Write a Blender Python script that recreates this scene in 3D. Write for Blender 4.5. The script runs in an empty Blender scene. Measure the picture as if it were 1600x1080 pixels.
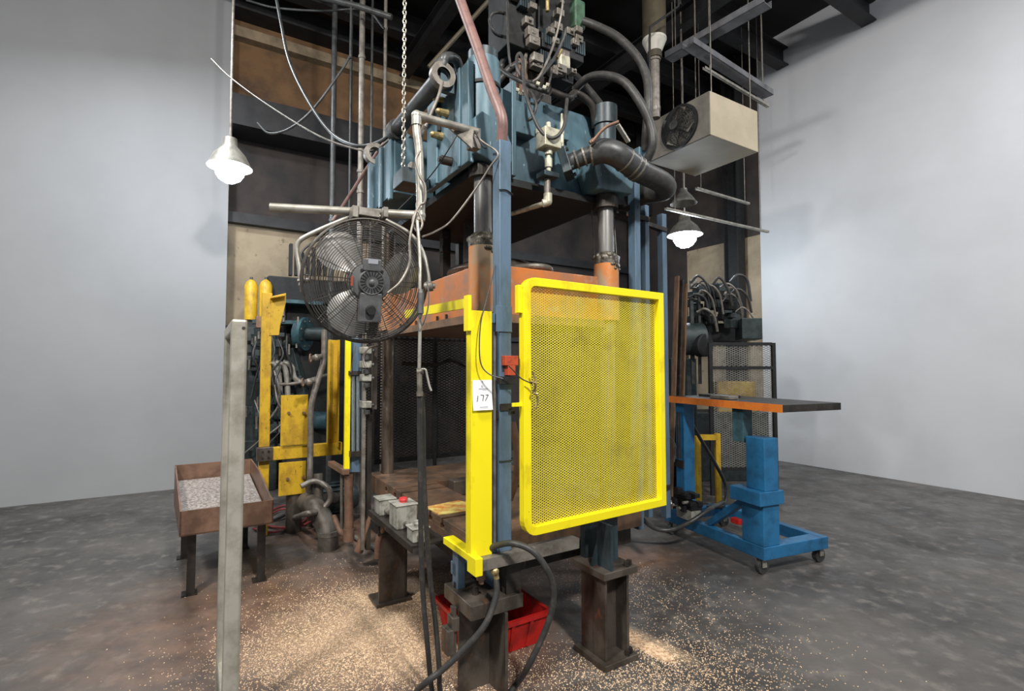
import bpy, math, random
from mathutils import Vector, Matrix
random.seed(7)
PI = math.pi
SC = bpy.context.scene
COL = SC.collection
# ------------------------------------------------------------------ camera
F = 780.0; CX, CY = 773.0, 540.0; PITCH = math.atan(33/780); EYE = Vector((0, 0, 1.5))
cam = bpy.data.cameras.new('camera'); co = bpy.data.objects.new('camera', cam); COL.objects.link(co)
co.location = EYE; co.rotation_euler = (PI/2 + PITCH, 0, 0)
cam.sensor_width = 36; cam.lens = F/1600*36; cam.shift_x = (800-CX)/1600; cam.clip_start = .05
SC.camera = co
# ------------------------------------------------------------------ world, exposure
w = bpy.data.worlds.new('world'); SC.world = w; w.use_nodes = True
w.node_tree.nodes['Background'].inputs[0].default_value = (.75, .85, 1, 1)
w.node_tree.nodes['Background'].inputs[1].default_value = .26
SC.view_settings.view_transform = 'Standard'; SC.view_settings.look = 'None'
SC.view_settings.gamma = 1; SC.view_settings.exposure = 0.0; SC.view_settings.use_curve_mapping = False
def light(name, kind, loc, energy, color=(1, 1, 1), size=.3, target=None, size_y=None, spot=None):
    l = bpy.data.lights.new(name, kind); l.energy = energy; l.color = color
    if kind == 'AREA':
        l.size = size
        if size_y: l.shape = 'RECTANGLE'; l.size_y = size_y
    else: l.shadow_soft_size = size
    if spot: l.spot_size = spot; l.spot_blend = .5
    o = bpy.data.objects.new(name, l); COL.objects.link(o); o.location = loc
    if target is not None:
        o.rotation_euler = (Vector(target)-Vector(loc)).to_track_quat('-Z', 'Y').to_euler()
    return o
light('high_bay_lamp_behind_viewer', 'AREA', (1.9, -1.9, 5.6), 420, (1, .97, .92), .45, (0, 2.6, 1.0))
light('high_bay_lamp_beside_viewer', 'AREA', (-2.3, -.3, 5.2), 280, (1, .96, .9), .5, (-.7, 2.9, .3))
light('high_bay_lamp_left_aisle', 'AREA', (-3.2, 4.2, 5.2), 100, (.9, .95, 1), .4, (-2.4, 5.0, 0))
light('high_bay_lamp_right_aisle', 'AREA', (4.6, 3.2, 5.6), 70, (.93, .97, 1), .4, (2.6, 5.0, 0))
light('added_wall_light_left', 'AREA', (-3.9, .8, 5.6), 14, (.97, .98, 1), 1.2, (-6.5, 4.0, 1.8), .3)  # added area light out of view, there to brighten the left wall
light('added_wall_light_right', 'AREA', (5.2, 2.6, 5.8), 60, (.97, .98, 1), 1.2, (8.5, 6.5, 1.8), .3)  # likewise added for the right wall, no fixture behind it
# ------------------------------------------------------------------ frames
AV = Vector((-.5105, .8599, 0)); BV = Vector((.8599, .5105, 0)); ZV = Vector((0, 0, 1))
C0 = Vector((-.063, 2.6, 0))
cp, sp = math.cos(PITCH), math.sin(PITCH)
def M(u, v, z): return C0 + BV*u + AV*v + ZV*z            # the building's own axes: u to the right, v away to the left
def ray(px, py):
    x = (px-CX)/F; y = (CY-py)/F
    d = Vector((x, cp - y*sp, sp + y*cp)); return d/d.y
def P(px, py, Y): return EYE + ray(px, py)*Y               # point seen there at distance Y
def Pz(px, py, z): d = ray(px, py); return EYE + d*((z-1.5)/d.z)
def Pu(px, py, u): d = ray(px, py); return EYE + d*((u - (EYE-C0).dot(BV))/d.dot(BV))
def Pv(px, py, v): d = ray(px, py); return EYE + d*((v - (EYE-C0).dot(AV))/d.dot(AV))
def uv(p): q = p-C0; return q.dot(BV), q.dot(AV), p.z
# ------------------------------------------------------------------ materials
def lin(c): return tuple(((x/255+.055)/1.055)**2.4 if x > 10 else x/255/12.92 for x in c) + (1,)
MATS = {}
def mat(name, c1, c2=None, scale=12, lo=.45, hi=.65, rough=.6, metal=0, bump=.15, stretch=(1, 1, 1), c3=None, s3=60, lo3=.62, hi3=.68, detail=6, rough2=None):
    m = bpy.data.materials.new(name); m.use_nodes = True; nt = m.node_tree; N = nt.nodes; L = nt.links
    b = N['Principled BSDF']; b.inputs['Roughness'].default_value = rough; b.inputs['Metallic'].default_value = metal
    b.inputs['Base Color'].default_value = lin(c1)
    tc = N.new('ShaderNodeNewGeometry'); mp = N.new('ShaderNodeMapping'); mp.inputs['Scale'].default_value = stretch
    L.new(tc.outputs['Position'], mp.inputs['Vector'])
    col = None
    def layer(prev, ca, cb, sc, l, h, fac=None):
        n = N.new('ShaderNodeTexNoise'); n.inputs['Scale'].default_value = sc; n.inputs['Detail'].default_value = detail
        n.inputs['Roughness'].default_value = .62
        L.new(mp.outputs[0], n.inputs['Vector'])
        r = N.new('ShaderNodeMapRange'); r.inputs[1].default_value = l; r.inputs[2].default_value = h
        L.new(n.outputs['Fac'], r.inputs[0])
        x = N.new('ShaderNodeMix'); x.data_type = 'RGBA'; L.new(r.outputs[0], x.inputs['Factor'])
        if prev: L.new(prev, x.inputs[6])
        else: x.inputs[6].default_value = lin(ca)
        x.inputs[7].default_value = lin(cb)
        return x.outputs[2], n
    n = None
    if c2: col, n = layer(None, c1, c2, scale, lo, hi)
    if c3: col, n2 = layer(col, c1, c3, s3, lo3, hi3)
    if col: L.new(col, b.inputs['Base Color'])
    if bump:
        if not n:
            n = N.new('ShaderNodeTexNoise'); n.inputs['Scale'].default_value = scale*3; L.new(mp.outputs[0], n.inputs['Vector'])
        bm = N.new('ShaderNodeBump'); bm.inputs['Strength'].default_value = bump; bm.inputs['Distance'].default_value = .01
        L.new(n.outputs['Fac'], bm.inputs['Height']); L.new(bm.outputs[0], b.inputs['Normal'])
    MATS[name] = m; return m
mat('press_blue', (84, 112, 124), (58, 76, 84), 7, .42, .68, .5, .15, .25, (1, 1, .25), (150, 176, 188), 55, .66, .72)
mat('press_blue_dark', (58, 72, 78), (36, 42, 45), 9, .4, .62, .45, .2, .25, (1, 1, .4), (96, 80, 66), 40, .66, .74)
mat('post_blue', (90, 112, 132), (74, 92, 104), 10, .45, .65, .42, .1, .15, (1, 1, .3), (120, 140, 155), 70, .68, .73)
mat('slide_orange', (198, 118, 60), (158, 116, 92), 6, .42, .62, .42, .1, .2, (1, 1, 1), (176, 150, 132), 14, .6, .7)
mat('sleeve_orange', (196, 120, 60), (166, 142, 116), 8, .4, .58, .5, .1, .35, (1, 1, .6), (168, 144, 118), 90, .6, .68)
mat('grease', (70, 66, 60), (130, 124, 112), 26, .45, .62, .3, .4, .8)
mat('guard_yellow', (244, 226, 20), (214, 190, 16), 9, .55, .7, .42, 0, .08, (1, 1, .5), (96, 84, 30), 80, .70, .735)
mat('mesh_yellow', (238, 222, 64), (214, 196, 58), 6, .5, .7, .5, 0, 0)
mat('old_yellow', (206, 166, 34), (168, 130, 34), 10, .45, .66, .5, 0, .2, (1, 1, .6), (88, 66, 36), 60, .62, .68)
mat('chrome_rod', (142, 140, 138), (92, 88, 86), 14, .4, .7, .3, .45, .05, (1, 1, .12))
mat('worn_rod', (128, 116, 104), (84, 72, 62), 10, .4, .6, .34, .75, .1, (1, 1, .3), (196, 190, 180), 8, .6, .7)
mat('bolster_steel', (150, 118, 94), (108, 92, 80), 8, .42, .62, .38, .45, .3, (1, 1, 1), (140, 112, 90), 40, .62, .7)
mat('dark_steel', (60, 55, 50), (38, 35, 33), 10, .42, .62, .5, .4, .3, (1, 1, .6), (110, 78, 56), 24, .62, .72)
mat('leg_steel', (104, 96, 88), (72, 65, 58), 8, .4, .6, .42, .5, .25, (1, 1, .6), (122, 84, 62), 16, .6, .72)
mat('black_paint', (30, 31, 32), (20, 20, 21), 20, .4, .6, .65, .1, .1)
mat('fan_wire', (74, 70, 66), (98, 90, 84), 30, .5, .7, .45, .4, 0)
mat('fan_motor', (92, 93, 94), (72, 72, 74), 20, .45, .65, .5, .1, .1)
mat('fan_blade', (188, 186, 182), (150, 146, 140), 12, .45, .7, .35, .6, .05)
mat('pipe_grey', (134, 128, 120), (100, 94, 86), 16, .42, .65, .45, .4, .2)
mat('pipe_dark', (74, 76, 76), (52, 52, 52), 12, .42, .65, .42, .2, .15)
mat('dark_pipe', (98, 92, 84), (70, 62, 54), 10, .42, .65, .5, .2, .3)
mat('galvanised', (176, 172, 162), (140, 136, 126), 14, .42, .65, .4, .5, .1)
mat('rack_grey', (172, 168, 156), (140, 134, 122), 10, .45, .68, .45, .3, .1)
mat('rubber', (52, 51, 50), (74, 70, 66), 30, .5, .7, .5, 0, .1)
mat('rubber_brown', (126, 96, 90), (104, 80, 76), 20, .45, .65, .45, 0, .05)
mat('red_hose', (128, 52, 50), None, rough=.5, bump=0)
mat('brass', (190, 170, 120), (130, 112, 74), 30, .45, .65, .35, .7, .2)
mat('fitting_pale', (190, 186, 166), (134, 128, 110), 20, .5, .7, .5, .3, .3)
mat('chain_steel', (196, 190, 176), (140, 130, 116), 40, .45, .65, .35, .7, 0)
mat('paper', (238, 238, 240), None, rough=.8, bump=0)
mat('ink', (24, 24, 26), None, rough=.7, bump=0)
mat('print_grey', (150, 152, 160), None, rough=.7, bump=0)
mat('switch_red', (176, 72, 44), (140, 60, 40), 30, .5, .65, .5, 0, .1)
mat('red_plastic', (190, 34, 30), (120, 26, 24), 9, .45, .7, .4, 0, .15, c3=(100, 60, 50), s3=40, lo3=.62, hi3=.72)
mat('red_button', (200, 60, 60), None, rough=.4, bump=0)
mat('box_grey', (164, 164, 154), (116, 112, 102), 18, .45, .65, .55, .2, .2)
mat('rust_sheet', (248, 226, 130), (226, 140, 60), 9, .44, .6, .6, .1, .2)
mat('teal_machine', (64, 98, 106), (40, 60, 66), 9, .42, .65, .42, .15, .2)
mat('table_blue', (42, 110, 156), (34, 84, 120), 8, .45, .68, .38, .1, .15, c3=(120, 120, 112), s3=50, lo3=.68, hi3=.74)
mat('table_orange', (214, 120, 44), (190, 100, 44), 10, .5, .7, .45, 0, .1)
mat('timber', (110, 82, 58), (78, 58, 42), 8, .4, .65, .7, 0, .2, (4, 4, .4))
mat('tray_brown', (134, 104, 86), (104, 80, 66), 8, .42, .62, .45, .25, .15)
mat('tray_scrap', (178, 170, 164), (120, 110, 104), 60, .4, .6, .6, .2, .6)
mat('unit_cream', (176, 162, 138), (160, 148, 126), 3, .4, .7, .6, 0, .05)
mat('unit_panel', (120, 114, 104), (92, 88, 82), 5, .4, .7, .6, 0, .05)
mat('duct_tan', (78, 70, 52), (56, 50, 40), 5, .4, .7, .55, .2, .05)
mat('duct_white', (186, 182, 170), None, rough=.5, bump=0)
mat('beam_dark', (44, 44, 46), (30, 30, 32), 5, .4, .7, .6, .2, .1)
mat('beam_grey', (118, 118, 122), (84, 84, 88), 5, .4, .7, .6, .2, .1)
mat('beam_tan', (150, 132, 106), (110, 96, 78), 5, .4, .7, .7, 0, .1)
mat('dark_panel', (58, 50, 46), (38, 34, 34), 2.2, .4, .65, .8, 0, .1)  # dark brown-grey wall panels, two tones mixed by noise
mat('tan_panel', (118, 88, 58), (74, 56, 42), 2.2, .42, .68, .8, 0, .1)
mat('cream_panel', (158, 142, 118), (122, 106, 86), 1.8, .4, .7, .75, 0, .1, c3=(88, 74, 60), s3=9, lo3=.62, hi3=.75)
mat('ceiling_deck', (30, 28, 27), (20, 19, 19), 3, .4, .6, .85, .1, .1)
mat('green_paint', (66, 96, 74), (46, 66, 54), 20, .45, .65, .5, .1, .1)
mat('pellet', (226, 200, 168), (178, 144, 112), 50, .45, .6, .8, 0, 0)
mat('white_mark', (222, 222, 216), None, rough=.6, bump=0)
mat('motor_green', (56, 66, 66), (38, 44, 44), 12, .4, .65, .5, .2, .2)
def lamp_mat(name, col, s):
    m = bpy.data.materials.new(name); m.use_nodes = True; b = m.node_tree.nodes['Principled BSDF']
    b.inputs['Base Color'].default_value = (.9, .9, .9, 1); b.inputs['Emission Color'].default_value = col; b.inputs['Emission Strength'].default_value = s
    MATS[name] = m
lamp_mat('lamp_glow', (.75, .88, 1, 1), 60)
def glass_mat():
    m = bpy.data.materials.new('sight_glass'); m.use_nodes = True; b = m.node_tree.nodes['Principled BSDF']
    b.inputs['Base Color'].default_value = (.8, .85, .85, 1); b.inputs['Transmission Weight'].default_value = .9; b.inputs['Roughness'].default_value = .08
    MATS['sight_glass'] = m
glass_mat()
mat('painted_grey', (154, 155, 157), (149, 150, 152), 1.2, .4, .7, .8, 0, .03)
mat('painted_block', (206, 207, 210), (200, 201, 204), 1.2, .4, .7, .8, 0, .03)
def floor_mat():
    m = bpy.data.materials.new('concrete_floor'); m.use_nodes = True; nt = m.node_tree; N = nt.nodes; L = nt.links; b = N['Principled BSDF']
    g = N.new('ShaderNodeNewGeometry')
    def noise(sc, d=8, r=.62):
        n = N.new('ShaderNodeTexNoise'); n.inputs['Scale'].default_value = sc; n.inputs['Detail'].default_value = d; n.inputs['Roughness'].default_value = r
        L.new(g.outputs['Position'], n.inputs['Vector']); return n.outputs['Fac']
    def rng(s, a, c, x=0, y=1):
        r = N.new('ShaderNodeMapRange'); r.inputs[1].default_value = a; r.inputs[2].default_value = c; r.inputs[3].default_value = x; r.inputs[4].default_value = y
        L.new(s, r.inputs[0]); return r.outputs[0]
    def mix(f, a, c):
        x = N.new('ShaderNodeMix'); x.data_type = 'RGBA'; L.new(f, x.inputs['Factor'])
        for i, q in ((6, a), (7, c)):
            if isinstance(q, tuple): x.inputs[i].default_value = lin(q)
            else: L.new(q, x.inputs[i])
        return x.outputs[2]
    def math_(op, a, c):
        x = N.new('ShaderNodeMath'); x.operation = op
        for i, q in ((0, a), (1, c)):
            if isinstance(q, (int, float)): x.inputs[i].default_value = q
            else: L.new(q, x.inputs[i])
        return x.outputs[0]
    base = mix(rng(noise(1.3), .38, .64), (96, 92, 88), (62, 60, 59))
    base = mix(rng(noise(9), .52, .72), base, (120, 114, 108))
    def blob(p, rx, ry, rot, soft=.6):
        mp = N.new('ShaderNodeMapping'); mp.vector_type = 'TEXTURE'
        mp.inputs['Location'].default_value = (p.x, p.y, 0); mp.inputs['Rotation'].default_value = (0, 0, rot); mp.inputs['Scale'].default_value = (rx, ry, 1e3)
        L.new(g.outputs['Position'], mp.inputs[0]); ln = N.new('ShaderNodeVectorMath'); ln.operation = 'LENGTH'; L.new(mp.outputs[0], ln.inputs[0])
        s = math_('ADD', ln.outputs['Value'], math_('MULTIPLY', math_('SUBTRACT', noise(5), .5), 1.4))
        return rng(s, 1+soft, 1-soft)
    # brown oily dust left of and below the press
    d = blob(Pz(470, 960, 0), .95, .75, 0)
    d = math_('MAXIMUM', d, blob(Pz(640, 960, 0), .8, .8, 0)); d = math_('MAXIMUM', d, blob(Pz(960, 880, 0), .55, .28, .3))
    d = math_('MAXIMUM', d, blob(Pz(560, 830, 0), .7, .4, 0))
    base = mix(math_('MULTIPLY', d, .85), base, mix(rng(noise(6), .4, .65), (134, 104, 84), (92, 70, 58)))
    # fine pale dust swept around the feet
    e = blob(Pz(560, 985, 0), .42, .34, .4, .7)
    for q, rx, ry, ro in ((Pz(620, 930, 0), .35, .22, .3), (Pz(690, 1020, 0), .35, .2, 0), (Pz(1010, 1000, 0), .23, .055, -.9)):
        e = math_('MAXIMUM', e, blob(q, rx, ry, ro, .5))
    e = math_('MULTIPLY', e, rng(noise(60, 10, .9), .38, .56))
    base = mix(math_('MULTIPLY', e, .8), base, (204, 178, 146))
    L.new(base, b.inputs['Base Color'])
    L.new(rng(noise(3.2), .35, .65, .28, .6), b.inputs['Roughness'])
    bm = N.new('ShaderNodeBump'); bm.inputs['Strength'].default_value = .3; bm.inputs['Distance'].default_value = .006
    L.new(noise(24), bm.inputs['Height']); L.new(bm.outputs[0], b.inputs['Normal'])
    MATS['concrete_floor'] = m
floor_mat()
# ------------------------------------------------------------------ mesh building
def perp(d):
    d = d.normalized(); a = ZV if abs(d.z) < .9 else Vector((1, 0, 0))
    s = d.cross(a).normalized(); return s, s.cross(d).normalized()
def smooth_path(pts, n=8):
    pts = [Vector(p) for p in pts]
    if len(pts) < 3: return pts
    q = [pts[0]*2-pts[1]] + pts + [pts[-1]*2-pts[-2]]; out = []
    for i in range(1, len(q)-2):
        a, b, c, d = q[i-1:i+3]
        for k in range(n):
            t = k/n
            out.append(.5*((2*b)+(c-a)*t+(2*a-5*b+4*c-d)*t*t+(-a+3*b-3*c+d)*t**3))
    out.append(pts[-1]); return out
SPLIT = {'brass_fitting', 'hinge_plate', 'bolt', 'gland', 'hose_clamp', 'link_plate', 'stop_collar', 'fitting', 'hose_fitting', 'latch_tab', 'cable_tie', 'tube_clamp', 'platen_bolt', 'motor_bolt', 'valve_body', 'fan_blade_cooler', 'foot_plate_x', 'pump_block', 'support_post', 'thin_cable', 'printed_line', 'cage_bar', 'column_bracket', 'outrigger', 'jack_bracket', 'riser_gusset', 'lug', 'weld_rib'}
class MB:
    def __init__(s): s.v = []; s.f = []; s.sm = []
    def add(s, vs, fs, smooth=False):
        o = len(s.v); s.v += [Vector(x) for x in vs]; s.f += [tuple(i+o for i in f) for f in fs]; s.sm += [smooth]*len(fs); return s
    def boxv(s, o, a, b, c):       # corner + three edges
        o, a, b, c = Vector(o), Vector(a), Vector(b), Vector(c); vs = [o, o+a, o+a+b, o+b, o+c, o+a+c, o+a+b+c, o+b+c]
        fs = [(0, 3, 2, 1), (4, 5, 6, 7), (0, 1, 5, 4), (1, 2, 6, 5), (2, 3, 7, 6), (3, 0, 4, 7)]
        if Vector(a).cross(Vector(b)).dot(Vector(c)) < 0: fs = [f[::-1] for f in fs]
        return s.add(vs, fs)
    def bx(s, u0, u1, v0, v1, z0, z1): return s.boxv(M(u0, v0, z0), BV*(u1-u0), AV*(v1-v0), ZV*(z1-z0))
    def bxc(s, c, a, b, d, da=None, db=None):   # centre, sizes along da, db, z
        da = da or BV; db = db or AV; dz = da.cross(db).normalized()
        return s.boxv(Vector(c)-da*a/2-db*b/2-dz*d/2, da*a, db*b, dz*d)
    def bar(s, p0, p1, w, h=None, up=None):
        p0, p1 = Vector(p0), Vector(p1); h = h or w; d = p1-p0
        if up: a = d.cross(Vector(up)).normalized(); b = a.cross(d).normalized()
        else: a, b = perp(d)
        return s.boxv(p0-a*w/2-b*h/2, a*w, b*h, d)
    def prism(s, poly, ext):       # planar polygon + extrusion vector
        n = len(poly); ext = Vector(ext); vs = [Vector(p) for p in poly]+[Vector(p)+ext for p in poly]
        fs = [tuple(range(n))[::-1], tuple(range(n, 2*n))]+[(i, (i+1) % n, (i+1) % n+n, i+n) for i in range(n)]
        nrm = Vector((0, 0, 0))
        for i in range(n): nrm += vs[i].cross(vs[(i+1) % n])
        if nrm.dot(ext) < 0: fs = [f[::-1] for f in fs]
        return s.add(vs, fs)
    def tube(s, pts, r, seg=10, sm=True, n=8, caps=True, closed=False):
        path = smooth_path(pts, n) if sm else [Vector(p) for p in pts]
        k = len(path); rr = r if isinstance(r, (list, tuple)) else [r]*k
        if len(rr) != k: rr = [rr[min(int(i/(k-1)*(len(rr)-1)), len(rr)-1)] for i in range(k)]
        vs = []; prev = None
        for i in range(k):
            if closed: d = path[(i+1) % k]-path[i-1]
            else: d = path[min(i+1, k-1)]-path[max(i-1, 0)]
            if d.length < 1e-9: d = Vector((0, 0, 1))
            d.normalize()
            if prev is None: a, b = perp(d)
            else:
                a = prev-d*prev.dot(d)
                a = a.normalized() if a.length > 1e-6 else perp(d)[0]
                b = a.cross(d).normalized()
            prev = a
            for j in range(seg):
                t = 2*PI*j/seg; vs.append(path[i]+a*math.cos(t)*rr[i]+b*math.sin(t)*rr[i])
        fs = []
        for i in range(k if closed else k-1):
            for j in range(seg):
                j2 = (j+1) % seg; i2 = (i+1) % k
                fs.append((i*seg+j, i2*seg+j, i2*seg+j2, i*seg+j2))
        s.add(vs, fs, seg > 5)
        if caps and not closed:
            s.add(vs[:seg], [tuple(range(seg))]); s.add(vs[-seg:], [tuple(range(seg))[::-1]])
        return s
    def cyl(s, p0, p1, r0, r1=None, seg=20): 
        r1 = r0 if r1 is None else r1
        return s.tube([p0, p1], [r0, r1], seg, sm=False)
    def lathe(s, o, axis, prof, seg=24, cap=True):    # prof: list of (distance along axis, radius)
        axis = Vector(axis).normalized(); a, b = perp(axis); o = Vector(o); vs = []
        for d, r in prof:
            for j in range(seg):
                t = 2*PI*j/seg; vs.append(o+axis*d+(a*math.cos(t)+b*math.sin(t))*r)
        n = len(prof); i0 = 0
        def seg_dir(i): return math.atan2(prof[i+1][1]-prof[i][1], prof[i+1][0]-prof[i][0])
        for i in range(1, n):
            if i == n-1 or abs(math.remainder(seg_dir(i)-seg_dir(i-1), 2*PI)) > .7:
                k = i-i0
                s.add(vs[i0*seg:(i+1)*seg], [(q*seg+j, (q+1)*seg+j, (q+1)*seg+(j+1) % seg, q*seg+(j+1) % seg) for q in range(k) for j in range(seg)], True); i0 = i
        if cap:
            s.add(vs[:seg], [tuple(range(seg))[::-1]]); s.add(vs[-seg:], [tuple(range(seg))])
        return s
    def ring(s, c, axis, ro, ri, th, seg=28):        # flat washer with thickness
        axis = Vector(axis).normalized()
        return s.lathe(Vector(c)-axis*th/2, axis, [(0, ri), (0, ro), (th, ro), (th, ri), (0, ri)], seg, False)
    def torus(s, c, e1, e2, R, r, seg=48, sec=4):
        return s.tube([Vector(c)+e1*R*math.cos(2*PI*i/seg)+e2*R*math.sin(2*PI*i/seg) for i in range(seg)], r, sec, sm=False, closed=True)
    def ball(s, c, r, sx=1, seg=14):
        return s.lathe(Vector(c)-ZV*r, ZV, [(r-r*math.cos(PI*i/8), max(r*math.sin(PI*i/8), 1e-4)) for i in range(9)], seg)
    def bolt(s, p, axis, r=.012, h=.012): 
        axis = Vector(axis).normalized(); return s.cyl(Vector(p), Vector(p)+axis*h, r, r, 6)
    def build(s, name, material, parent=None, bevel=0, label=None):
        if name in SPLIT and parent is not None:
            key = {}; uf = list(range(len(s.v)))
            def find(i):
                while uf[i] != i: uf[i] = uf[uf[i]]; i = uf[i]
                return i
            for i, v in enumerate(s.v):
                k = (round(v.x, 4), round(v.y, 4), round(v.z, 4))
                if k in key: uf[find(i)] = find(key[k])
                else: key[k] = i
            for f in s.f:
                for i in f[1:]: uf[find(i)] = find(f[0])
            groups = {}
            for f, sm in zip(s.f, s.sm): groups.setdefault(find(f[0]), []).append((f, sm))
            if len(groups) > 1:
                o = None
                for g in groups.values():
                    q = MB()
                    for f, sm in g: q.add([s.v[i] for i in f], [tuple(range(len(f)))], sm)
                    q.weld(); o = q.build_one(name, material, parent, bevel, label)
                return o
        return s.build_one(name, material, parent, bevel, label)
    def weld(s):
        key = {}; v2 = []; mp = []
        for v in s.v:
            k = (round(v.x, 5), round(v.y, 5), round(v.z, 5))
            if k not in key: key[k] = len(v2); v2.append(v)
            mp.append(key[k])
        fs = []; sm = []
        for f, q in zip(s.f, s.sm):
            g = []
            for i in f:
                if mp[i] not in g: g.append(mp[i])
            if len(g) > 2: fs.append(tuple(g)); sm.append(False)
        s.v, s.f, s.sm = v2, fs, sm
    def build_one(s, name, material, parent=None, bevel=0, label=None):
        me = bpy.data.meshes.new(name); org = parent_origin(parent)
        if parent is None and s.v:
            org = Vector((sum(v.x for v in s.v)/len(s.v), sum(v.y for v in s.v)/len(s.v), min(v.z for v in s.v)))
        me.from_pydata([v-org for v in s.v], [], s.f); me.polygons.foreach_set('use_smooth', s.sm); me.update()
        me.materials.append(MATS[material])
        o = bpy.data.objects.new(name, me); COL.objects.link(o)
        if parent is None: o.location = org
        else: o.parent = parent
        if bevel:
            md = o.modifiers.new('bevel', 'BEVEL'); md.width = bevel; md.segments = 2; md.limit_method = 'ANGLE'
        if label: o['label'] = label
        return o
def parent_origin(p):
    o = Vector((0, 0, 0))
    while p is not None: o += Vector(p.location); p = p.parent
    return o
def tag(o, label, cat, group=None, kind=None):
    o['label'] = label; o['category'] = cat
    if group: o['group'] = group
    if kind: o['kind'] = kind
    return o
def thing(name, label, cat, loc, group=None):
    o = bpy.data.objects.new(name, None); o.empty_display_size = .1; COL.objects.link(o); o.location = loc
    return tag(o, label, cat, group)
def struct(name, mb, m, parent=None, bevel=0):
    o = mb.build(name, m, parent, bevel)
    if parent is None: o['kind'] = 'structure'
    return o
def expanded_mesh(mb, o, ex, ez, W, H, cw, ch, wire, th):
    """diamond expanded-metal sheet: o corner, ex/ez unit directions, size W x H, cell cw x ch"""
    n = ex.cross(ez).normalized(); nx = int(W/cw*2); nz = int(H/ch*2)
    for i in range(nx):
        for j in range(nz+1):
            if (i+j) % 2: continue
            for dj in (-1, 1):
                if not 0 <= j+dj <= nz: continue
                a = o+ex*(i*cw/2)+ez*(j*ch/2); b = o+ex*((i+1)*cw/2)+ez*((j+dj)*ch/2)
                d = (b-a).normalized(); s = n.cross(d).normalized()*wire/2; t = n*th/2
                mb.add([a-s-t, a+s-t, b+s-t, b-s-t, a-s+t, a+s+t, b+s+t, b-s+t], [(0, 1, 2, 3), (7, 6, 5, 4), (0, 4, 5, 1), (2, 6, 7, 3)])
    return mb
# ================================================================== THE HALL
V_BACK, U_RIGHT, Z_TOP = 5.33, 6.73, 6.9
struct('floor', MB().bx(-9, 9, -7, 6, -.1, 0), 'concrete_floor')
struct('ceiling', MB().bx(-9, 9, -7, 6, Z_TOP, Z_TOP+.1), 'ceiling_deck')
struct('wall_left', MB().bx(-9, -.98, 5.05, 5.2, 0, Z_TOP), 'painted_grey')
struct('wall_back', MB().bx(-1.2, 1.0, V_BACK, V_BACK+.15, 0, 3.5), 'cream_panel')
struct('wall_back', MB().bx(1.0, U_RIGHT, V_BACK, V_BACK+.15, 0, 3.5), 'dark_panel')
struct('wall_back', MB().bx(-1.2, U_RIGHT, V_BACK, V_BACK+.15, 3.5, 5.1), 'dark_panel')
struct('wall_back', MB().bx(-1.2, U_RIGHT, V_BACK, V_BACK+.15, 5.1, Z_TOP), 'tan_panel')
struct('trim_1', MB().bx(-.98, U_RIGHT, V_BACK-.12, V_BACK, 3.44, 3.58), 'beam_dark')
struct('trim_2', MB().bx(-.98, U_RIGHT, V_BACK-.5, V_BACK-.02, 4.62, 5.02), 'beam_dark')
struct('trim_3', MB().bx(-.98, U_RIGHT, V_BACK-.14, V_BACK, 6.0, 6.14), 'beam_tan')
struct('trim_4', MB().bx(-.98, U_RIGHT, V_BACK-.3, V_BACK, 6.3, 6.55), 'beam_dark')
struct('trim_5', MB().bx(-.98, U_RIGHT, V_BACK-.06, V_BACK, 1.95, 2.05), 'beam_dark')
struct('wall_right', MB().bx(U_RIGHT, U_RIGHT+.15, -7, 2.55, 0, Z_TOP), 'painted_block')
struct('wall_right', MB().bx(U_RIGHT, U_RIGHT+.15, 2.55, 4.0, 0, 3.7), 'cream_panel')
struct('wall_right', MB().bx(U_RIGHT, U_RIGHT+.15, 4.0, 6, 0, 3.7), 'dark_panel')
struct('wall_right', MB().bx(U_RIGHT, U_RIGHT+.15, 2.55, 6, 3.7, Z_TOP), 'dark_panel')
def i_beam(mb, p0, p1, w=.2, h=.26, t=.02):
    p0, p1 = Vector(p0), Vector(p1); d = (p1-p0)
    s = d.cross(ZV).normalized() if abs(d.normalized().z) < .9 else BV; up = s.cross(d).normalized()
    mb.boxv(p0-s*w/2-up*h/2, s*w, up*t, d); mb.boxv(p0-s*w/2+up*(h/2-t), s*w, up*t, d); mb.boxv(p0-s*t/2-up*(h/2-t), s*t, up*(h-2*t), d)
    return mb
struct('trim_6', i_beam(MB(), M(6.55, 2.9, 0), M(6.55, 2.9, 6.8)), 'black_paint')
struct('trim_7', i_beam(MB(), M(6.55, 5.1, 0), M(6.55, 5.1, 6.8)), 'black_paint')
n = 8
for i, v in enumerate((.9, 2.1, 3.3, 4.5)):
    struct('trim_%d' % n, i_beam(MB(), M(-3, v, 6.45), M(U_RIGHT-.02, v, 6.45), .18, .3), 'beam_dark'); n += 1
for i, u in enumerate((1.4, 4.2)):
    struct('trim_%d' % n, i_beam(MB(), M(u, -2, 6.14), M(u, 5.0, 6.14), .16, .26), 'beam_dark'); n += 1

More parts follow.
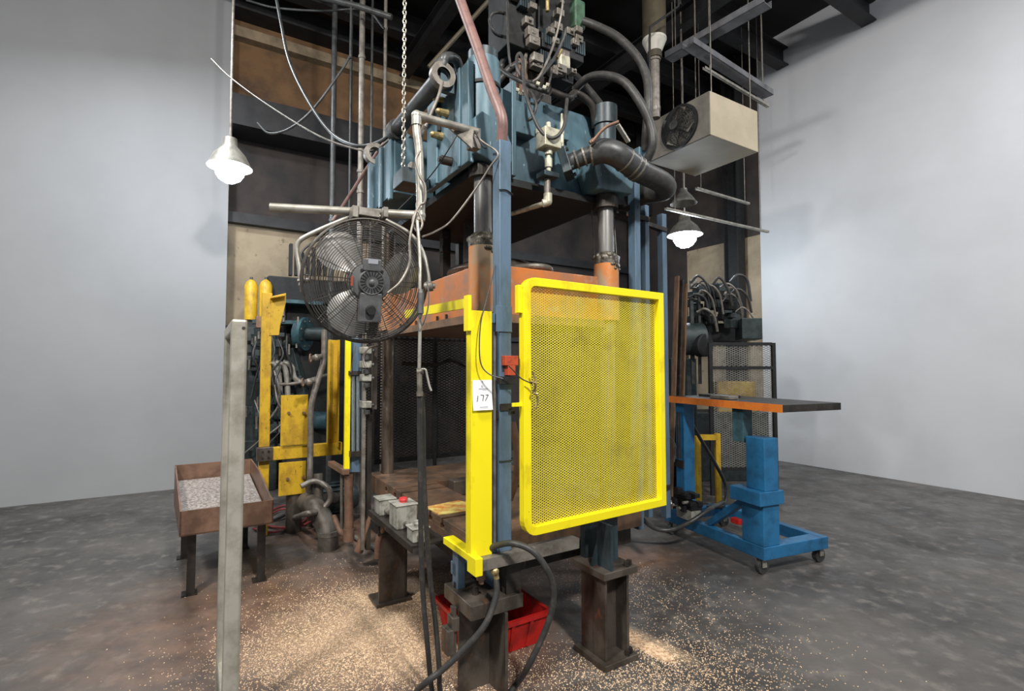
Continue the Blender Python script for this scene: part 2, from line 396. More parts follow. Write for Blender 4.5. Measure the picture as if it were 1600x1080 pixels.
# ---- things hung from the roof
def pipe_thing(name, label, cat, pts, r, m, seg=12, sm=False, group=None, rings=()):
    mb = MB().tube(pts, r, seg, sm=sm)
    for q in rings: mb.cyl(Vector(q)-ZV*.015, Vector(q)+ZV*.015, r*1.25)
    return tag(mb.build(name, m), label, cat, group)
def vpipe(px, pytop, pybot, Y, rpx, name, label, m, zt=None, zb=None, rings=(), group=None):
    a = P(px, pybot, Y); b = P(px, pytop, Y); 
    if zt is not None: b.z = zt
    if zb is not None: a.z = zb
    b.x = a.x; b.y = a.y
    rr = [Vector((a.x, a.y, P(px, y, Y).z)) for y in rings]
    return pipe_thing(name, label, 'pipe', [a, b], rpx*Y/F, m, rings=rr, group=group)
vpipe(518, 0, 400, 5.6, 4.2, 'conduit_pipe', 'grey steel conduit standing at the far left, leftmost of the tall pipes behind the fan', 'pipe_dark', Z_TOP-.01, 0, (330, 345))
vpipe(545, 0, 400, 5.7, 2.2, 'conduit_pipe', 'thin dark conduit just left of the thick pale steel pipe', 'pipe_dark', Z_TOP-.01, 0)
vpipe(560, 30, 560, 5.2, 4.6, 'steel_pipe', 'thick pale steel pipe running from roof down behind the fan', 'pipe_grey', Z_TOP-.01, 0, (90, 268, 300))
vpipe(578, 60, 400, 5.8, 2, 'conduit_pipe', 'thin dark conduit just right of the thick pale steel pipe', 'pipe_dark', Z_TOP-.01, 0)
vpipe(599, 40, 400, 5.3, 2.8, 'steel_pipe', 'slim steel pipe with a tee at the top, nearest the hoist chain', 'pipe_grey', Z_TOP-.01, 0, (45,))
# duct pipe with cone right of the valve stack
t = thing('exhaust_duct', 'tan vertical exhaust duct narrowing through a white cone to a thin pipe', 'duct', P(1022, 180, 5.2))
c = P(1024, 180, 5.2)
def zz(y, Y): return P(1024, y, Y).z
MB().cyl((c.x, c.y, zz(66, 5.2)), (c.x, c.y, Z_TOP-.01), .122, None, 28).build('duct_barrel', 'duct_tan', t)
MB().lathe((c.x, c.y, zz(82, 5.2)), ZV, [(0, .075), (.1, .115), (.12, .125), (.14, .125)], 28).build('cone', 'duct_white', t)
MB().cyl((c.x, c.y, zz(92, 5.2)), (c.x, c.y, zz(82, 5.2)), .075).build('collar', 'duct_tan', t)
MB().cyl((c.x, c.y, zz(185, 5.2)), (c.x, c.y, zz(90, 5.2)), .05).cyl((c.x, c.y, zz(96, 5.2)), (c.x, c.y, zz(92, 5.2)), .062).lathe((c.x, c.y, zz(182, 5.2)), ZV, [(0, .02), (.06, .055), (.1, .055)], 20).build('thin_pipe', 'pipe_grey', t)
pipe_thing('drop_cable', 'black cable bending down beside the tan exhaust duct', 'cable', [Vector((P(1060, 10, 4.9).x, 4.9, Z_TOP-.01)), P(1060, 10, 4.9), P(1040, 25, 4.9), P(1016, 42, 4.9), P(1015, 60, 4.9), P(1015, 180, 4.9)], .012, 'black_paint', 8)
# hanging cooling unit
K = Vector((2.2, 5.0, 0)); z0 = 3.87; hh = .46
t = thing('cooling_unit', 'cream box-shaped air cooler with round black fan grille hanging from the roof', 'air cooler', K+AV*.41+BV*.4+ZV*z0)
MB().boxv(K+ZV*z0+BV*.012, BV*.82, AV*.82, ZV*hh).build('housing', 'unit_cream', t, .006)
MB().boxv(K+ZV*(z0+.004)+AV*.004, BV*.011, AV*.812, ZV*(hh-.008)).build('fan_panel', 'unit_panel', t)
fc = K+AV*.37+ZV*(z0+.23)-BV*.01; g = MB()
for i in range(16): g.torus(fc-BV*(.09*(1-(i/16)**2)), AV, ZV, .03+.19*i/15, .0035, 36, 4)
for i in range(12):
    a = AV*math.cos(i*PI/6)+ZV*math.sin(i*PI/6); g.tube([fc-BV*(.09*(1-(k/6)**2))+a*.22*k/6 for k in range(7)], .003, 4, sm=False)
gr = g.build('grille', 'black_paint', t)
MB().ring(fc, BV, .235, .21, .03, 36).build('grille_rim', 'black_paint', gr)
MB().cyl(fc-BV*.1, fc-BV*.075, .05, None, 24).build('hub_cap', 'pipe_dark', gr)
b_ = MB()
for i in range(4):
    a = AV*math.cos(i*PI/2+.4)+ZV*math.sin(i*PI/2+.4); s = a.cross(BV).normalized()
    b_.prism([fc-BV*.03+a*.03-s*.02, fc-BV*.05+a*.19-s*.06, fc-BV*.02+a*.2+s*.05, fc-BV*.01+a*.04+s*.03], -BV*.004)
b_.build('fan_blade', 'unit_panel', t)
for a_, b2 in ((.05, .1), (.75, .1), (.05, .78), (.75, .78)):
    p = K+AV*a_+BV*b2; MB().cyl((p.x, p.y, z0+hh), (p.x, p.y, Z_TOP-.01), .006, None, 6).build('hanger_rod', 'pipe_grey', t)
# strut rails near the cooler
def rail(name, label, p0, p1, w, h, m='beam_grey', hang=True):
    t = thing(name, label, 'rail', (p0+p1)/2)
    mb = MB(); s = (p1-p0).cross(ZV).normalized(); d = p1-p0
    mb.boxv(p0-s*w/2, s*w, ZV*.006, d); mb.boxv(p0-s*w/2, s*.006, ZV*h, d); mb.boxv(p0+s*(w/2-.006), s*.006, ZV*h, d); mb.build('channel', m, t)
    if hang:
        for k in (.08, .92):
            p = p0+d*k; MB().cyl(p+ZV*.003, (p.x, p.y, Z_TOP-.01), .006, None, 6).build('hanger_rod', 'pipe_grey', t)
    return t
rail('cable_tray', 'grey steel channel above the air cooler, rising to the right', Pz(1045, 95, 5.2), Pz(1200, 8, 5.2), .16, .08)
rail('cable_tray', 'pale steel channel passing behind the air cooler toward the right', Pz(1075, 72, 5.0), Pz(1200, 152, 5.0), .14, .07)
rail('light_rail', 'thin bright rail just behind the cooler top edge', Pz(1100, 108, 4.9), Pz(1200, 168, 4.9), .035, .03, 'galvanised')
rail('light_rail', 'upper thin bright rail beyond the air cooler near the right lamp', Pz(1088, 296, 3.9), Pz(1170, 320, 3.9), .04, .03, 'galvanised', True)
rail('light_rail', 'lower thin bright rail just above the right lamp', Pz(1040, 328, 3.5), Pz(1200, 364, 3.5), .04, .03, 'galvanised', True)
# reflector fixture behind the elbow hose
c = P(1068, 308, 6.5)
t = thing('lamp_shade', 'unlit metal reflector lamp hanging above the bright right lamp', 'lamp', c)
MB().lathe(c-ZV*.09, ZV, [(0, .17), (.004, .165), (.1, .1), (.16, .05), (.2, .045)], 28, False).build('reflector', 'galvanised', t)
MB().cyl(c+ZV*.1, (c.x, c.y, Z_TOP-.01), .012, None, 8).build('stem', 'pipe_grey', t)
def high_bay(px, py, Y, label, e, r=.14):
    c = P(px, py, Y); t = thing('high_bay_lamp', label, 'lamp', c)
    MB().lathe(c, ZV, [(0, r*1.5), (.004, r*1.46), (.12, r*1.1), (.22, r*.5), (.3, r*.45)], 28, False).build('reflector', 'galvanised', t)
    b = MB().ball(c-ZV*.02, r, seg=20).build('bulb', 'lamp_glow', t); b.visible_shadow = True
    MB().cyl(c+ZV*.26, (c.x, c.y, Z_TOP-.01), .014, None, 8).build('stem', 'pipe_grey', t)
    light('high_bay_glow', 'POINT', c-ZV*(r+.12), e, (.82, .92, 1), .12)
high_bay(1070, 368, 7.4, 'glaring white high-bay lamp at right beyond the press', 40, .17)
high_bay(359, 262, 5.0, 'glaring white high-bay lamp at far left above the rack', 10, .14)
# sagging cables left
pipe_thing('sagging_cable', 'pale thin cable sagging from upper left down to the lifting eye', 'cable', [P(330, 92, 4.4), P(361, 122, 4.3), P(420, 165, 4.1), P(500, 213, 3.8), P(565, 235, 3.6), P(590, 232, 3.55), P(620, 205, 3.4), P(632, 180, 3.3)], .007, 'pipe_grey', 6, True)
pipe_thing('sagging_hose', 'dark hose looping steeply down to the lifting eye from the roof', 'hose', [P(425, -40, 4.6), P(438, 30, 4.5), P(452, 95, 4.4), P(480, 155, 4.2), P(515, 205, 4.0), P(550, 226, 3.8), P(580, 226, 3.7), P(610, 210, 3.5), P(636, 172, 3.4)], .014, 'pipe_dark', 8, True)
pipe_thing('sagging_cable', 'grey looped cable curling between the hose and the far left lamp', 'cable', [Vector((P(548, 60, 5).x, 5, Z_TOP-.01)), P(548, 60, 5), P(545, 90, 5), P(520, 130, 5), P(485, 175, 5), P(450, 202, 5), P(420, 208, 5), P(402, 192, 5)], .012, 'pipe_dark', 6, True)
pipe_thing('roof_cable', 'thin cable stretched across under the roof at top left', 'cable', [P(385, 0, 5.2), P(430, 12, 5.2), P(500, 17, 5.2), P(570, 16, 5.2), P(600, 45, 5.2)], .011, 'pipe_dark', 6, True)
pipe_thing('roof_pipe', 'dark slanting pipe under the roof at top left with round end', 'pipe', [P(478, -10, 5), P(560, 10, 5), P(612, 27, 5)], .03, 'pipe_dark', 12)
pipe_thing('brace_rod', 'yellowish diagonal brace rod behind the reddish hose', 'rod', [P(770, -6, 4.6), P(670, 105, 4.6)], .022, 'duct_tan', 8)
pipe_thing('red_pipe', 'thin reddish hose descending left behind the press top', 'hose', [P(655, 150, 3.7), P(612, 208, 3.8), P(585, 245, 3.9), P(540, 315, 4.0), P(520, 345, 4.0)], .013, 'rubber_brown', 8, True)
# hoist chain
t = MB(); pt = P(633, -60, 2.9); pb = P(630, 262, 2.9); L_ = (pb-pt); nl = 46
for i in range(nl):
    c = pt+L_*((i+.5)/nl); h2 = L_.length/nl*.66; a = (BV if i % 2 else AV)
    t.tube([c+ZV*(h2*math.cos(k*PI/4))*1.0+a*.010*math.sin(k*PI/4) for k in range(8)], .0035, 5, sm=False, closed=True)
tag(t.build('hoist_chain', 'chain_steel'), 'long steel link chain hanging beside the blue press top', 'chain')

# ================================================================== THE PRESS
press = thing('hydraulic_press', 'tall blue and orange four-post hydraulic press with yellow guard post', 'press', M(.4, .6, 0))
# crown
cr = MB()
cr.bx(.08, 1.0, .075, 1.30, 2.54, 3.07)                               # main box
cr.bx(-.12, -.085, -.06, .474, 2.54, 3.07)                            # left side plate
cr.bx(-.085, .08, .1, .46, 2.62, 3.05)
cr.bx(.17, .2, -.02, .075, 2.54, 3.07)                                # welded rib right of the near boss
cr.bx(.2, .62, .04, .075, 2.86, 2.90); cr.bx(.2, .34, .0, .075, 2.80, 2.98)
cr.bx(-.13, -.12, .02, .045, 2.54, 3.07); cr.bx(-.135, -.12, .30, .33, 2.54, 3.0)
crown = cr.build('crown', 'press_blue', press, .006)
fb = MB().bx(-.215, .06, .78, 1.28, 2.62, 3.0)
fb.bx(-.235, -.215, .80, .85, 2.58, 3.0).bx(-.235, -.215, 1.0, 1.05, 2.58, 3.0).bx(-.25, -.2, 1.2, 1.26, 2.58, 2.98)
fb.prism([M(-.22, 1.18, 2.99), M(-.1, 1.18, 3.0), M(.05, 1.18, 3.22), M(-.02, 1.18, 3.24)], AV*.03)
fb.build('end_frame', 'press_blue', crown, .005)
MB().bx(-.06, .9, .02, 1.35, 2.50, 2.54).build('underside_plate', 'black_paint', crown)
# near boss: block + cylinder sleeve
nb = MB().prism([M(-.1, -.1, 2.58), M(-.1, -.1, 2.76), M(-.06, -.1, 2.80), M(.075, -.1, 2.76), M(.12, -.1, 2.66), M(.12, -.1, 2.57), M(.02, -.1, 2.54)], AV*.17)
nb.build('corner_block', 'press_blue', crown, .006)
MB().lathe(M(0, 0, 2.7), ZV, [(0, .088), (.27, .088), (.272, .094), (.37, .094), (.372, .088), (.42, .088)], 32).build('rod_housing', 'press_blue', crown)
MB().cyl(M(0, 0, 2.968), M(0, 0, 2.984), .0955, None, 32).build('band', 'black_paint', crown)
MB().cyl(M(0, 0, 3.12), M(0, 0, 3.17), .08, None, 24).build('cap', 'press_blue_dark', crown)
MB().cyl(M(0, 0, 2.49), M(0, 0, 2.55), .075, None, 24).cyl(M(.87, 0, 2.47), M(.87, 0, 2.55), .075, None, 24).build('gland', 'dark_steel', crown)
# right boss
rb = MB().prism([M(.70, -.09, 2.66), M(.70, -.09, 2.80), M(.78, -.09, 2.86), M(1.0, -.09, 2.84), M(1.04, -.09, 2.7), M(1.0, -.09, 2.56), M(.74, -.09, 2.55)], AV*.16)
rb.build('corner_block', 'press_blue', crown, .006)
MB().lathe(M(.87, 0, 2.8), ZV, [(0, .066), (.19, .066), (.192, .076), (.31, .076)], 28).build('rod_housing', 'press_blue_dark', crown)
MB().bx(.98, 1.1, -.06, .02, 2.72, 2.79).bx(1.04, 1.10, -.12, .08, 2.74, 2.86).build('lug', 'press_blue', crown, .004)
# lift cylinder along the left side
ey = Vector(M(-.2, .09, 3.03))
lc = MB().cyl(M(-.2, .11, 3.03), M(-.2, .78, 3.03), .047, None, 24)
lcb = lc.build('side_cylinder', 'pipe_dark', press)
MB().lathe(M(-.2, .06, 3.03), AV, [(0, .038), (0, .068), (.04, .068), (.045, .06), (.06, .05)], 30, False).lathe(M(-.2, .075, 3.03), AV, [(0, .039), (.03, .039), (.031, .001)], 24, False).build('end_flange', 'pipe_grey', lcb)
MB().cyl(M(-.2, .76, 3.03), M(-.2, .82, 3.03), .066, None, 24).build('end_flange', 'pipe_dark', lcb)
MB().ring(M(-.21, 1.22, 3.03), AV, .078, .046, .05, 32).bar(M(-.16, 1.22, 3.0), M(.02, 1.22, 3.06), .06, .05).build('lifting_eye', 'pipe_grey', press)
MB().bx(-.205, -.12, .09, .12, 2.96, 3.1).build('bracket', 'press_blue', crown)
MB().tube([M(-.19, .1, 3.09), M(-.18, .09, 3.14), M(-.1, .12, 3.17), M(-.02, .2, 3.14), M(.06, .25, 3.12)], .026, 12).cyl(M(-.2, .1, 3.08), M(-.19, .1, 3.105), .042).build('hydraulic_hose', 'pipe_dark', press)
MB().tube([P(691, 128, 2.55), P(686, 148, 2.52), P(676, 172, 2.5), P(662, 205, 2.5), P(657, 222, 2.55)], .009, 8).cyl(P(664, 196, 2.49), P(657, 218, 2.53), .013).build('small_hose', 'pipe_grey', press)
# brass fittings on the side plate
for (x, y, r) in ((686, 155, .018), (693, 176, .022), (684, 212, .023)):
    p = Pu(x, y, -.145); MB().cyl(p+BV*.03, p-BV*.025, r, r*.8, 10).ball(p-BV*.03, r*.8).build('brass_fitting', 'brass', press)
MB().bar(Pu(685, 160, -.13), Pu(686, 205, -.13), .02).build('valve_strip', 'black_paint', press)
p = Pu(697, 251, -.15); MB().cyl(p+BV*.03, p-BV*.03, .024, None, 14).cyl(p-BV*.03, p-BV*.045, .014, None, 8).build('plug', 'dark_steel', press)
# switch block under the chain
b0 = P(639, 282, 2.75); MB().bxc(b0, .13, .16, .085).build('limit_block', 'press_blue_dark', press, .004)
MB().bxc(b0+ZV*.046, .1, .12, .012).bxc(b0+ZV*.075+BV*.03, .06, .05, .05).build('block_cover', 'pipe_grey', press, .003)
MB().bar(b0+BV*.06, M(-.05, .55, 2.62), .05).build('block_arm', 'press_blue_dark', press)
# slide
MB().bx(0, .89, 0, 1.5, 1.78, 2.045).build('slide', 'slide_orange', press, .005)
sl = MB().bx(-.03, .92, -.03, 1.48, 1.735, 1.7795); sl.build('upper_platen', 'bolster_steel', press)
tb = MB()
for v in (.1, .42, .55, .9, 1.2): tb.cyl(M(-.012, v, 1.7797), M(-.012, v, 1.81), .008, None, 8)
tb.build('platen_bolt', 'dark_steel', press)
for u, v in ((0, 0), (.87, 0), (0, 1.5), (.87, 1.5)):
    s = MB().cyl(M(u, v, 1.7797), M(u, v, 2.165), .075, None, 32).build('sleeve', 'sleeve_orange', press)
    if v == 0:
        g = MB(); prof = [(0, .0755), (.03, .079), (.045, .077), (.06, .06), (.075, .05)]
        g.lathe(M(u, v, 2.125), ZV, prof, 30)
        for k in range(12):
            a = k*.53; rr = .06+.012*random.random()
            g.ball(M(u, v, 2.16+.015*random.random())+Vector((math.cos(a)*rr, math.sin(a)*rr, 0)), .013+.006*random.random(), seg=8)
        for k in range(9): 
            a = -1.3+.16*k; g.ball(M(u, v, 2.12-.05*random.random()*(1-abs(k-4)/6))+Vector((math.cos(a)*.072, math.sin(a)*.072, 0)), .012, seg=8)
        g.build('grease_ring', 'grease', s)
    MB().cyl(M(u, v, .672), M(u, v, 2.5395), .047, None, 32).build('column', 'chrome_rod' if v == 0 else 'worn_rod', press)
# curved hose + channel on top of slide, plates inside the gap
MB().tube([M(.2, .3, 2.05), M(.35, .1, 2.08), M(.5, .08, 2.075), M(.6, .3, 2.05)], .018, 10).build('hydraulic_hose', 'pipe_grey', press)
ram = MB().lathe(M(.45, .75, 2.0455), ZV, [(0, .16), (.494, .16)], 36).build('main_ram', 'dark_steel', press)
MB().lathe(M(.45, .6, 2.10), ZV, [(0, .33), (.02, .34), (.04, .33), (.08, .24)], 44).build('ram_flange', 'worn_rod', ram)
for x in (924, 958): MB().cyl(P(x, 322, 3.15), P(x+6, 412, 3.15), .004, None, 6).build('sensor_rod', 'pipe_grey', press)
for px_, y0, y1, Y in ((698, 345, 432, 3.6), (735, 330, 420, 3.7), (722, 360, 425, 4.0)):
    a = P(px_, y1, Y); b = P(px_, y0, Y); MB().boxv(a-BV*.03, BV*.06, AV*.06, ZV*(2.5-a.z)).build('stop_bar', 'dark_steel', press)
for y in (322, 352, 367, 390): 
    p = P(694, y, 3.58); MB().bxc(p, .05, .05, .04).build('stop_collar', 'dark_steel', press)
# bolster with T-slots (two half tables, a recessed well between)
def slab(u0, u1, v0, v1, slots, z0=.56, z1=.68):
    mb = MB(); n = 0
    # split into convex quads for clean caps
    mb.bx(u0, u1, v0, v1, z0, z1-.055)
    e = [v0]
    for s in slots: e += [s-.026, s+.026]
    e += [v1]
    for i in range(0, len(e), 2): mb.bx(u0, u1, e[i], e[i+1], z1-.055, z1-.03)
    e = [v0]
    for s in slots: e += [s-.013, s+.013]
    e += [v1]
    for i in range(0, len(e), 2): mb.bx(u0, u1, e[i], e[i+1], z1-.03, z1)
    return mb
slots = [round(uv(Pu(x, y, -.12))[1], 3) for x, y in ((603, 748), (617, 757), (627, 765), (672, 792), (691, 806))]
sl = sorted(slots)
bo = slab(-.12, .2, -.14, 1.58, sl)
bo.bx(.2, 1.0, 1.05, 1.58, .56, .68); bo.bx(.2, 1.0, -.14, .12, .56, .68); bo.bx(.2, 1.0, .12, 1.05, .50, .58)
bol = bo.build('bolster', 'bolster_steel', press, .002)
MB().bx(.3, .9, .95, 1.046, .581, .69).build('die_block', 'leg_steel', press, .01)
MB().bx(-.06, .95, -.1, 1.5, .46, .56).build('bed_frame', 'dark_steel', press)
MB().prism([M(-.115, .47, .6805), M(.11, .50, .6805), M(.17, .36, .6805), M(.10, .27, .6805), M(-.112, .29, .6805)], ZV*.004).build('wear_sheet', 'rust_sheet', press)
# legs
nl_ = MB().bx(-.215, -.04, -.165, -.15, .0, .385).bx(-.055, -.04, -.31, -.165, 0, .385).bx(-.055, -.04, -.15, -.08, 0, .385)
leg = nl_.build('leg', 'leg_steel', press, .001)
MB().bx(-.225, .05, -.30, -.02, .385, .45).build('foot_plate', 'leg_steel', leg, .004)
bp = MB()
for u, v in ((-.19, -.09), (-.15, -.2), (-.02, -.25), (.0, -.08)): bp.cyl(M(u, v, .45), M(u, v, .475), .016, None, 8).cyl(M(u, v, .475), M(u, v, .485), .01, None, 6)
bp.build('bolt', 'dark_steel', leg)
MB().bx(-.2, -.16, -.12, -.06, .45, .62).bx(-.05, .04, -.20, -.06, .45, .5605).bx(-.2, .04, -.1, -.04, .5, .56).build('leg_riser', 'post_blue', leg, .003)
MB().bx(-.03, .05, -.28, -.22, .4505, .61).build('riser_gusset', 'dark_steel', leg)
jb = MB().bx(-.26, -.225, -.19, -.13, .30, .36).bx(-.25, -.23, -.17, -.14, .16, .40).bx(-.285, -.25, -.19, -.12, .2, .31)
jb.build('jack_bracket', 'leg_steel', leg, .003)
rl = MB().bx(.5, .665, -.28, -.265, .03, .44).bx(.5, .515, -.36, -.18, .03, .44).bx(.65, .665, -.36, -.18, .03, .44)
leg = rl.build('leg', 'leg_steel', press)
MB().bx(.47, .70, -.39, -.15, 0, .03).build('base_plate', 'leg_steel', leg, .003)
MB().bx(.47, .70, -.39, -.15, .44, .475).build('foot_plate', 'leg_steel', leg, .003)
bp = MB()
for u, v in ((.67, -.36), (.69, -.2), (.64, -.37)): bp.cyl(M(u, v, .03), M(u, v, .055), .013, None, 6).cyl(M(u, v, .475), M(u, v, .50), .013, None, 6)
bp.build('bolt', 'dark_steel', leg)
MB().prism([M(.49, -.28, .475), M(.67, -.28, .475), M(.67, -.28, .72), M(.58, -.28, .72)], AV*.015).bx(.525, .54, -.38, -.28, .475, .70).bx(.53, .68, -.18, -.14, .475, .70).build('riser_gusset', 'press_blue_dark', leg)
ll = MB().bx(-.27, -.085, .84, .855, .02, .44).bx(-.185, -.17, .855, .99, .02, .44).bx(-.10, -.085, .84, .99, .02, .44)
leg = ll.build('leg', 'leg_steel', press)
MB().bx(-.29, -.06, .82, 1.0, 0, .02).build('base_plate', 'leg_steel', leg)
MB().bx(-.28, -.02, .83, 1.0, .44, .50).bx(-.12, .0, .84, 1.0, .5, .5605).build('foot_plate', 'dark_steel', leg)
leg = MB().bx(.55, .70, 1.2, 1.215, .02, .46).bx(.55, .565, 1.1, 1.3, .02, .46).bx(.685, .70, 1.1, 1.3, .02, .46).build('leg', 'leg_steel', press)
MB().bx(.5, .75, 1.08, 1.32, 0, .02).build('base_plate', 'leg_steel', leg)
# base bar and yellow stub
bb = MB(); u0, u1, v0, v1, z0, z1 = -.2, .35, -.345, -.285, .612, .66
for a, b, c, d in ((v0, v1, z0, z0+.005), (v0, v1, z1-.005, z1), (v0, v0+.005, z0+.005, z1-.005), (v1-.005, v1, z0+.005, z1-.005)): bb.bx(u0, u1, a, b, c, d)
bb.bx(u0+.06, u1, v0+.01, v1-.01, z0+.01, z1-.01)
bar_ = bb.build('base_bar', 'pipe_grey', press)
MB().bx(-.23, -.175, -.29, -.02, .64, .672).bx(-.235, -.2, -.36, -.28, .60, .675).build('stub_bar', 'guard_yellow', bar_, .002)
# guard post: yellow angle, blue channel, blue square tube
MB().bx(-.229, -.122, -.305, -.298, .66, 1.752).bx(-.229, -.222, -.298, -.255, .66, 1.752).build('guard_post', 'guard_yellow', press, .0015)
MB().bx(-.129, -.1215, -.298, -.22, .66, 1.745).bx(-.13, -.125, -.24, -.21, .66, 1.74).build('channel_post', 'post_blue', press)
tt = MB().bx(-.085, -.02, -.31, -.245, .66, 2.565).build('tube_post', 'post_blue', press, .004)
MB().bx(-.1215, -.085, -.30, -.26, 1.70, 1.745).bx(-.1215, -.085, -.30, -.26, .66, .70).bx(-.105, -.02, -.316, -.3105, 1.66, 1.78).build('link_plate', 'post_blue', tt, .002)
MB().cyl(M(-.099, -.285, .7), M(-.099, -.285, 1.66), .0095, None, 10).build('gas_strut', 'pipe_grey', tt)
MB().bx(-.092, -.085, -.3, -.26, 1.26, 1.30).bx(-.085, -.02, -.318, -.3105, 1.30, 1.33).bx(-.02, .005, -.3, -.27, 1.28, 1.295).build('latch_tab', 'dark_steel', tt)
MB().tube([M(-.09, -.315, 1.07), M(-.05, -.316, 1.07), M(-.015, -.315, 1.075), M(-.015, -.24, 1.07)], .0035, 5).tube([M(-.09, -.315, 2.32), M(-.05, -.316, 2.325), M(-.015, -.315, 2.31)], .0035, 5).build('cable_tie', 'black_paint', tt)
# red interlock switch
sw = MB().bx(-.075, -.005, -.345, -.311, 1.505, 1.55).bx(-.06, -.02, -.345, -.311, 1.46, 1.505).build('interlock_switch', 'switch_red', press, .002)
MB().bx(-.10, -.01, -.34, -.3105, 1.42, 1.455).build('switch_base', 'black_paint', sw, .002)
# yellow rail on the left side of the slide
MB().prism([M(-.235, -.26, 1.765), M(-.235, -.26, 1.81), M(-.235, .52, 1.83), M(-.235, .52, 1.785)], BV*.012).bx(-.245, -.229, -.305, -.262, 1.66, 1.82).build('guard_rail', 'guard_yellow', press)
# cables around guard post
MB().tube([M(-.02, -.1, 2.2), P(775, 400, 2.35), P(760, 470, 2.26), P(752, 500, 2.22), P(749, 540, 2.2), P(752, 570, 2.2), P(765, 585, 2.2), P(786, 592, 2.2)], .003, 5).build('switch_cable', 'rubber', press)
MB().tube([P(735, 205, 2.35), P(755, 222, 2.32), P(778, 240, 2.28), P(765, 262, 2.3), P(740, 300, 2.33), P(705, 345, 2.35), P(680, 362, 2.3), P(660, 370, 2.22)], .005, 6).build('fan_cable', 'pipe_grey', press)
MB().tube([P(716, 208, 2.4), P(700, 235, 2.42), P(678, 268, 2.5), P(650, 300, 2.7), P(620, 330, 2.7)], .003, 5).tube([P(742, 205, 2.33), P(754, 228, 2.31), P(760, 232, 2.3)], .004, 5).build('thin_cable', 'black_paint', press)
# pipe bracket that carries the fan
br_ = MB().prism([P(697, 195, 2.33), P(740, 202, 2.33), P(738, 232, 2.33)], AV*.01); br_.bxc(P(740, 218, 2.38), .05, .05, .1)
br_.build('gusset_bracket', 'pipe_grey', press)
a = P(745, 206, 2.37); b = P(651, 181, 2.2); b2 = P(656, 335, 2.2); b3 = P(422, 324, 2.07)
pf = MB().cyl(b, a, .018, None, 16).tube([P(651, 181, 2.2), P(651, 205, 2.2), P(655, 240, 2.2), P(657, 318, 2.2)], .0185, 16)
pf.cyl(P(657, 345, 2.2), P(657, 318, 2.2), .021); pf.ball(P(657, 337, 2.2), .024); pf.ball(b, .0245)
pf.cyl(b-ZV*.045, b, .023); pf.cyl(b+(a-b).normalized()*.045, b, .023)
pf.cyl(P(655, 336, 2.2), b3, .018, None, 18)
pf.build('fan_arm_pipe', 'galvanised', press)
MB().tube([P(656, 236, 2.17), P(650, 250, 2.16), P(656, 275, 2.16), P(664, 290, 2.16), P(664, 315, 2.16), P(655, 322, 2.16), P(645, 345, 2.14), P(652, 362, 2.13), P(660, 350, 2.14), P(652, 330, 2.15), P(645, 350, 2.13), P(640, 378, 2.1), P(640, 410, 2.0), P(626, 440, 1.96), P(606, 458, 1.95)], .0055, 8).build('power_cord', 'pipe_grey', press)
# big elbow line on the right
el = MB()
c1 = P(885, 256, 2.84); c2 = P(925, 240, 2.80); c3 = P(945, 236, 2.78); c4 = P(968, 244, 2.78); c5 = P(1000, 268, 2.85); c6 = P(1034, 285, 2.95); c7 = P(1038, 297, 3.05); c8 = P(1010, 303, 3.2); c9 = P(985, 312, 3.3)
el.cyl(c1, c2, .047, None, 20)
hs = el.build('elbow_line', 'pipe_dark', press)
MB().tube([c2, c3, c4, c5], .068, 22).build('elbow', 'pipe_dark', hs)
MB().tube([c5-(c5-c4)*.35, c5, c6, c7, c8, c9], .063, 20).build('sleeve_hose', 'rubber', hs)
rg = MB()
for p, q, r in ((c2, c3, .071), (c1.lerp(c2, .4), c2, .056), (c1.lerp(c2, .7), c2, .056), (c4.lerp(c5, .25), c5, .071), (c4.lerp(c5, .65), c5, .071), (c4.lerp(c5, .85), c5, .071)):
    d = (q-p).normalized(); rg.cyl(p-d*.005, p+d*.005, r, None, 22)
rg.build('hose_clamp', 'pipe_grey', hs)
fl = MB(); d = (c2-c1).normalized(); s1, s2 = perp(d); s1 = ZV; s2 = d.cross(ZV).normalized(); s1 = s2.cross(d).normalized()
fl.boxv(c1-s1*.075-s2*.075-d*.03, s1*.15, s2*.15, d*.05)
for i in (-1, 1):
    for j in (-1, 1): fl.cyl(c1+s1*.055*i+s2*.055*j, c1+s1*.055*i+s2*.055*j+d*.035, .012, None, 6)
fl.build('flange', 'press_blue_dark', hs, .003)
MB().tube([P(925, 222, 2.7), P(945, 200, 2.68), P(967, 190, 2.66)], .009, 6).cyl(P(922, 224, 2.71), P(928, 218, 2.71), .012).build('pry_handle', 'tray_brown', hs)
MB().bar(P(965, 195, 2.8), P(982, 222, 2.85), .025, .012).build('strap', 'galvanised', hs)
